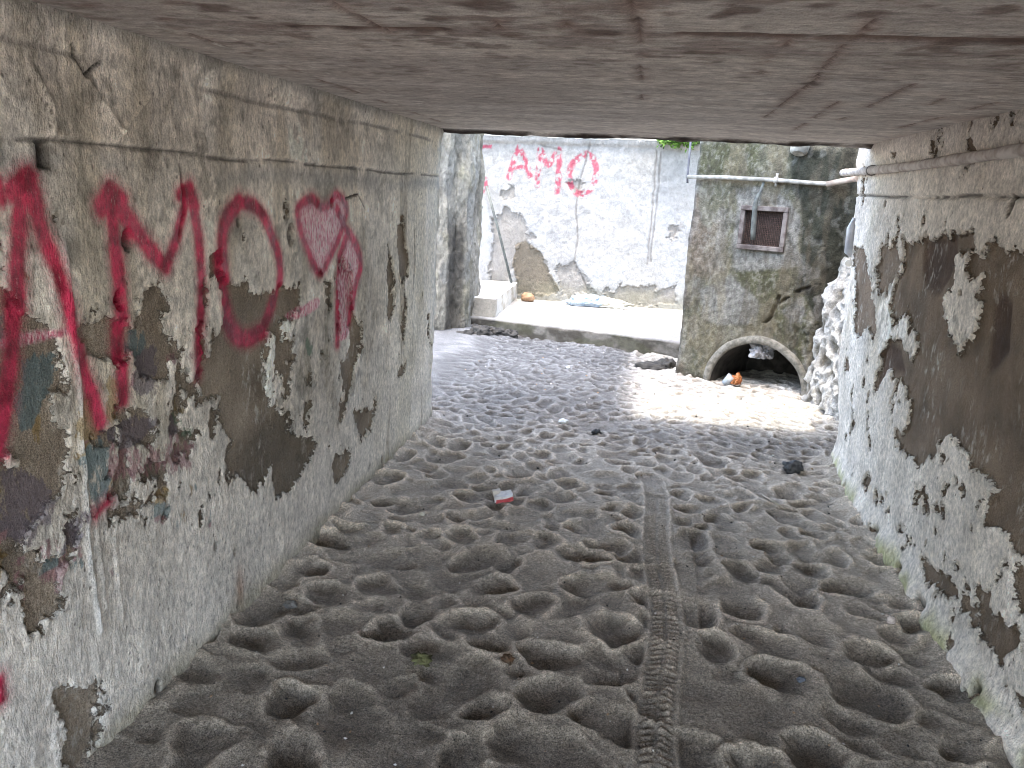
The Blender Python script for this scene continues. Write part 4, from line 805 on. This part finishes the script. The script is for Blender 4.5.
    # rubble return wall between the building and the right tunnel wall
    P, S, cum = path_pts([(TB[0]+.2, TB[1]+.3, .1), (TB[0]-.07, TB[1]+.02, .008), (1.66, 5.25, .05), (1.66, 5.0, .2), (2.1, 5.0, .2), (2.1, 6.5, .3), (TB[0]+.2, TB[1]+.3, 1)])
    N = path_normals(P, 2); zs = spans([(-.1, .009), (2.15, .1), (2.4,)]); Z = np.repeat(zs[None], len(P), 0); s = np.repeat(S[:, None], len(zs), 1)
    rk = 1-np.abs(2*fbm(s*11, Z*8, 3, 3)-1); d = .10*(rk-.72)+.05*(fbm(s*15, Z*12, 6, 3)-.5)
    c = mixc(col0(Z.shape, (.60, .59, .56)), (.22, .20, .16), sm(.78, .5, rk)); up = sm(.9, 1.3, Z); c = mixc(c, (.20, .19, .14), up*.7); c = mixc(c, (.5, .5, .46), up*sm(.55, .65, fbm(s*9, Z*4, 8))*.8)
    d = np.where((s > cum[0]+.1) & (s < cum[2]), d, 0)+.05*sm(.75, .0, Z)*(s < cum[2])
    V = np.stack([P[:, :1]+N[:, :1]*d, P[:, 1:]+N[:, 1:]*d, Z], -1)
    V[..., 0] += .16*sm(.75, 1.3, Z)*(s < cum[2])
    c = c*.66
    tag(link('rubble_wall', grid_mesh('rubble', V, {'Col': c}), M_stone, origin=(1.7, 5.8, 0)), 'bright broken rubble wall squeezed between the moss-stained building and the right tunnel wall', 'wall')
    # bottle wedged at the end of the right tunnel wall
    b = thing('plastic_bottle', (1.185, 5.10, 1.22), 'empty clear plastic bottle wedged upright at the broken end of the tunnel wall', 'bottle')
    zb = [1.24, 1.245, 1.26, 1.38, 1.41, 1.44, 1.455, 1.47]; rb = [.012, .026, .032, .032, .028, .014, .012, .012]
    link('body', tube_mesh('b', [(1.19+.006*math.sin(i), 5.12, z) for i, z in enumerate(zb)], rb, 24), mat_simple('milky_plastic', (.28, .29, .31), (.40, .42, .45), 10, .2, spec=.6), b)
    link('cap', tube_mesh('b', [(1.19, 5.09, 1.20), (1.19, 5.075, 1.20)], .022, 20), mat_simple('white_cap', (.7, .7, .68), (.8, .8, .78), 10, .4), b)
def make_shade_slab():
    """unseen L-shaped slab added to cast the shade outside, rough-edged"""
    zt = SHADE_Z
    x0, x1, ya, yb, yl, xl = -3.4, 2.4, SHADE_Y0, SHADE_Y1, 3.4, SHADE_X
    nx = 120; r = np.random.RandomState(8)
    def rough(pts, amp):
        out = []
        for (a, b) in zip(pts, pts[1:]+pts[:1]):
            n = max(1, int(np.hypot(b[0]-a[0], b[1]-a[1])/.04))
            for i in range(n):
                t = i/n; out.append((a[0]+(b[0]-a[0])*t+r.uniform(-amp, amp), a[1]+(b[1]-a[1])*t+r.uniform(-amp, amp)))
        return out
    pts = rough([(x0, yl), (xl-.1, yl), (xl+.02, yl+.35), (xl+.05, ya-.25), (xl+.3, ya), (x1, ya-.05), (x1, yb), (x0, yb)], .02)
    n = len(pts); V = [(x, y, zt) for x, y in pts]+[(x, y, zt+.25) for x, y in pts]
    F_ = [tuple(range(n))[::-1], tuple(range(n, 2*n))]+[(i, (i+1) % n, n+(i+1) % n, n+i) for i in range(n)]
    me = bpy.data.meshes.new('shade_slab_mesh'); me.from_pydata(V, [], F_)
    at = me.attributes.new('Col', 'FLOAT_COLOR', 'POINT'); at.data.foreach_set('color', np.tile([.5, .49, .46, 1], len(V)).astype(np.float32)); me.update(); return me
SKY = 2.5
SHADE_Z, SHADE_Y0, SHADE_Y1, SHADE_X = 7.0, 4.62, 6.67, -.50  # placement of the added shade-casting slab
M_rockdark = mat_simple('dark_rock', (.018, .017, .015), (.055, .051, .045), 18, .85, .01)
M_pvc2 = mat_simple('cream_pipe', (.24, .19, .155), (.34, .29, .24), 14, .6)
# ------------------------------------------------------------------ small stuff in the tunnel
def hsand(x, y):
    dg = bpy.data.objects['sand'].data
    return 0.0
def litter():
    from mathutils import Vector
    sd = bpy.data.objects['sand']
    def z(x, y):
        ok, loc, n, i = sd.ray_cast(Vector((x, y, 1)), Vector((0, 0, -1))); return loc.z if ok else 0
    bpy.context.view_layer.update()
    # conduit on the right wall
    cd = thing('conduit', (1.13, 4, 1.745), 'plaster-smeared conduit clipped along the top of the tunnel wall with brown patches', 'pipe')
    ys_ = np.linspace(.6, 5.42, 60)
    link('pipe_run', tube_mesh('c', [(1.147+.004*math.sin(y*5), y, 1.748+.012*math.sin(y*1.1)) for y in ys_], [.020+.004*random.random() for _ in ys_], 16, .05), M_conduit, cd)
    for y in (4.7, 2.75):
        link('clip', tube_mesh('k', [(1.147, y-.012, 1.748+.012*math.sin(y*1.1)), (1.147, y+.012, 1.748+.012*math.sin(y*1.1))], .029, 14), M_rust, cd)
    # crumpled white and red cigarette box
    x, y = -.64, 3.62; zz_ = z(x, y)+.022
    bx = thing('crumpled_box', (x, y, zz_-.02), 'crumpled white and red cardboard packet lying on the sand', 'packet')
    import bmesh
    def pk(lo, hi, mat, nm, seed):
        bm = bmesh.new(); bmesh.ops.create_cube(bm, size=1); bmesh.ops.subdivide_edges(bm, edges=bm.edges[:], cuts=4, use_grid_fill=True)
        from mathutils import noise
        for v in bm.verts:
            p = Vector([lo[i]+(v.co[i]+.5)*(hi[i]-lo[i]) for i in range(3)])
            p += noise.noise_vector(p*28+Vector((seed, 0, 0)))*.009
            q = Vector((p.x*math.cos(.35)-p.y*math.sin(.35), p.x*math.sin(.35)+p.y*math.cos(.35), p.z+p.x*.15)); v.co = q+Vector((x, y, zz_))
        me = bpy.data.meshes.new(nm); bm.to_mesh(me); bm.free(); link(nm, me, mat, bx)
    pk((-.045, -.030, -.010), (.045, .034, .018), mat_simple('white_card', (.62, .60, .60), (.78, .77, .77), 30, .7), 'card', 1)
    pk((-.038, -.036, -.014), (.046, -.027, .004), mat_simple('red_print', (.45, .05, .06), (.60, .14, .14), 30, .6), 'printed_band', 1)
    pk((-.050, .018, .006), (-.012, .040, .034), mat_simple('inner_card', (.50, .46, .42), (.62, .58, .52), 30, .8), 'flap', 4)
    def small(nm, x, y, size, c1, c2, label, cat, seed, dz=0., rough=.3, sub=3):
        tag(link(nm, rock_mesh(nm, (x, y, z(x, y)+size[2]*.45+dz), size, seed, sub, rough), mat_simple(nm+'_surface', c1, c2, 40, .85, .003), origin=(x, y, z(x, y))), label, cat)
    small('stone', .93, 4.55, (.060, .045, .038), (.03, .03, .032), (.09, .09, .09), 'dark stone on the sand near the far end of the right tunnel wall', 'stone', 3)
    small('pebble', 1.02, 2.86, (.016, .015, .018), (.42, .34, .30), (.60, .52, .47), 'pale pinkish pebble on dark sand near the mossy wall foot', 'pebble', 5)
    small('seaweed_clump', -.64, 2.19, (.030, .022, .018), (.06, .055, .025), (.12, .12, .05), 'small green-brown weed clump on the near sand, left of centre', 'weed', 6, 0, .6)
    small('bark_fragment', -.36, 2.26, (.020, .016, .012), (.04, .03, .02), (.16, .09, .05), 'dark broken bark fragment on the near sand, right of the weed clump', 'bark', 7, 0, .6)
    small('shell', -.50, 5.07, (.034, .026, .018), (.62, .62, .60), (.76, .76, .74), 'white shell on the sand beyond the packet', 'shell', 8)
    small('shell', -.66, 6.77, (.022, .018, .012), (.60, .60, .60), (.72, .72, .70), 'small white shell on the shaded sand farthest toward the kerb', 'shell', 9)
    small('charcoal_lump', -.26, 4.91, (.026, .022, .018), (.015, .015, .015), (.05, .05, .05), 'black charcoal lump on the sand right of the white shell', 'charcoal', 10, 0, .6)
    small('pebble', .62, 2.42, (.015, .013, .010), (.10, .11, .13), (.22, .24, .28), 'tiny bluish pebble on the near sand right of the tyre track', 'pebble', 11)
    small('pebble', -1.22, 2.42, (.024, .02, .014), (.10, .09, .08), (.20, .19, .17), 'grey pebble on the sand close to the foot of the graffitied wall', 'pebble', 12)
    small('pebble', -.98, 3.32, (.014, .013, .010), (.55, .50, .40), (.66, .62, .52), 'tiny cream pebble left of the crumpled packet', 'pebble', 13)
    s0 = z(.70, 3.99); tag(link('twig', tube_mesh('tw', [(.69, 4.03, s0+.012), (.73, 3.96, s0+.014), (.79, 3.90, z(.79, 3.9)+.012)], [.004, .005, .003], 8), mat_simple('pale_wood', (.36, .32, .25), (.50, .45, .36), 30), origin=(.7, 3.99, s0)), 'thin pale twig lying on the sand right of the tyre track', 'twig')
def flecks():
    r = np.random.RandomState(21); sd = bpy.data.objects['sand']
    from mathutils import Vector
    V = []; Fq = []; C = []
    for i in range(420):
        y = 1.6+6.2*r.rand()**1.3; x = r.uniform(-1.25, 1.1) if y < 4.8 else r.uniform(-1.6, 1.2)
        ok, loc, n, _ = sd.ray_cast(Vector((x, y, 1)), Vector((0, 0, -1)))
        if not ok: continue
        sz = r.uniform(.0022, .0065)*(1 if y < 4 else 1.5); k = len(V); an = r.uniform(0, 6.28)
        col = [(.55, .53, .48), (.03, .028, .025), (.30, .20, .12), (.03, .03, .03)][r.randint(4)]
        base = []
        for dx, dy, dz in ((1, 0, .2), (0, .7, .1), (-1.2, 0, .25), (0, -.6, .1), (0, 0, .9), (0, 0, -.8)):
            V.append((x+sz*(dx*math.cos(an)-dy*math.sin(an)), y+sz*(dx*math.sin(an)+dy*math.cos(an)), loc.z+sz*(.4+dz))); C.append(col)
        for a, b in ((0, 1), (1, 2), (2, 3), (3, 0)): Fq += [(k+a, k+b, k+4), (k+b, k+a, k+5)]
    o = link('shell_fragments', raw_mesh('flecks', V, Fq, {'Col': np.array(C)}, smooth=False), M_conc)
    tag(o, 'tiny shell bits, grit and twig crumbs scattered over the sand', 'debris', kind='stuff')
M_conduit = mat_simple('plaster_smeared', (.34, .29, .26), (.56, .52, .48), 16, .9, .006)

left_wall(); right_wall(); roof(); sand(); outside(); building(); bpy.context.view_layer.update(); litter(); flecks()

# ------------------------------------------------------------------ light and camera
EL, AZ = math.radians(76), math.radians(194)   # AZ: compass-like angle of the sun direction measured from +y toward +x
sdir = np.array([math.sin(AZ)*math.cos(EL), math.cos(AZ)*math.cos(EL), math.sin(EL)])
from mathutils import Matrix, Vector
sl = bpy.data.lights.new('sun', 'SUN'); sl.energy = 5.0; sl.angle = math.radians(.53); sl.color = (1, .96, .89)
so = bpy.data.objects.new('sun', sl); COL.objects.link(so); so.rotation_euler = Vector(-sdir).to_track_quat('-Z', 'Y').to_euler(); so.location = (0, 0, 20)
w = bpy.data.worlds.new('World'); SC.world = w; w.use_nodes = True; nt = w.node_tree
sky = nt.nodes.new('ShaderNodeTexSky'); sky.sky_type = 'NISHITA'; sky.sun_disc = False; sky.sun_elevation = EL; sky.sun_rotation = AZ
sky.air_density = 1.0; sky.dust_density = 3.0; sky.ozone_density = .6
bg = nt.nodes['Background']; bg.inputs['Strength'].default_value = SKY; mx = nt.nodes.new('ShaderNodeMix'); mx.data_type = 'RGBA'; mx.blend_type = 'MULTIPLY'; mx.inputs[0].default_value = 1; mx.inputs[7].default_value = (1.02, 1.0, .95, 1)
nt.links.new(sky.outputs[0], mx.inputs[6]); nt.links.new(mx.outputs[2], bg.inputs[0])

pitch, yaw, roll = .249, .17055, .0485
f = np.array([-math.sin(yaw)*math.cos(pitch), math.cos(yaw)*math.cos(pitch), -math.sin(pitch)])
r0 = np.cross(f, [0, 0, 1]); r0 /= np.linalg.norm(r0); u0 = np.cross(r0, f)
cr_, sr_ = math.cos(roll), math.sin(roll); r1 = cr_*r0+sr_*u0; u1 = -sr_*r0+cr_*u0
cam = bpy.data.cameras.new('camera'); cam.sensor_width = 36; cam.lens = 770/1024*36; cam.clip_start = .05; cam.clip_end = 2000
co = bpy.data.objects.new('camera', cam); COL.objects.link(co)
M = Matrix.Identity(4)
for i in range(3): M[i][0] = r1[i]; M[i][1] = u1[i]; M[i][2] = -f[i]
M[0][3], M[1][3], M[2][3] = 0, 0, 1.55
co.matrix_world = M; SC.camera = co
SC.render.engine = 'CYCLES'
SC.cycles.max_bounces = 12; SC.cycles.diffuse_bounces = 8; SC.cycles.glossy_bounces = 4
SC.cycles.filter_width = 1.0; SC.cycles.use_denoising = True; SC.cycles.denoising_prefilter = 'ACCURATE'; SC.cycles.sample_clamp_indirect = 6
SC.view_settings.view_transform = 'Standard'; SC.view_settings.look = 'None'; SC.view_settings.exposure = 0; SC.view_settings.gamma = 1
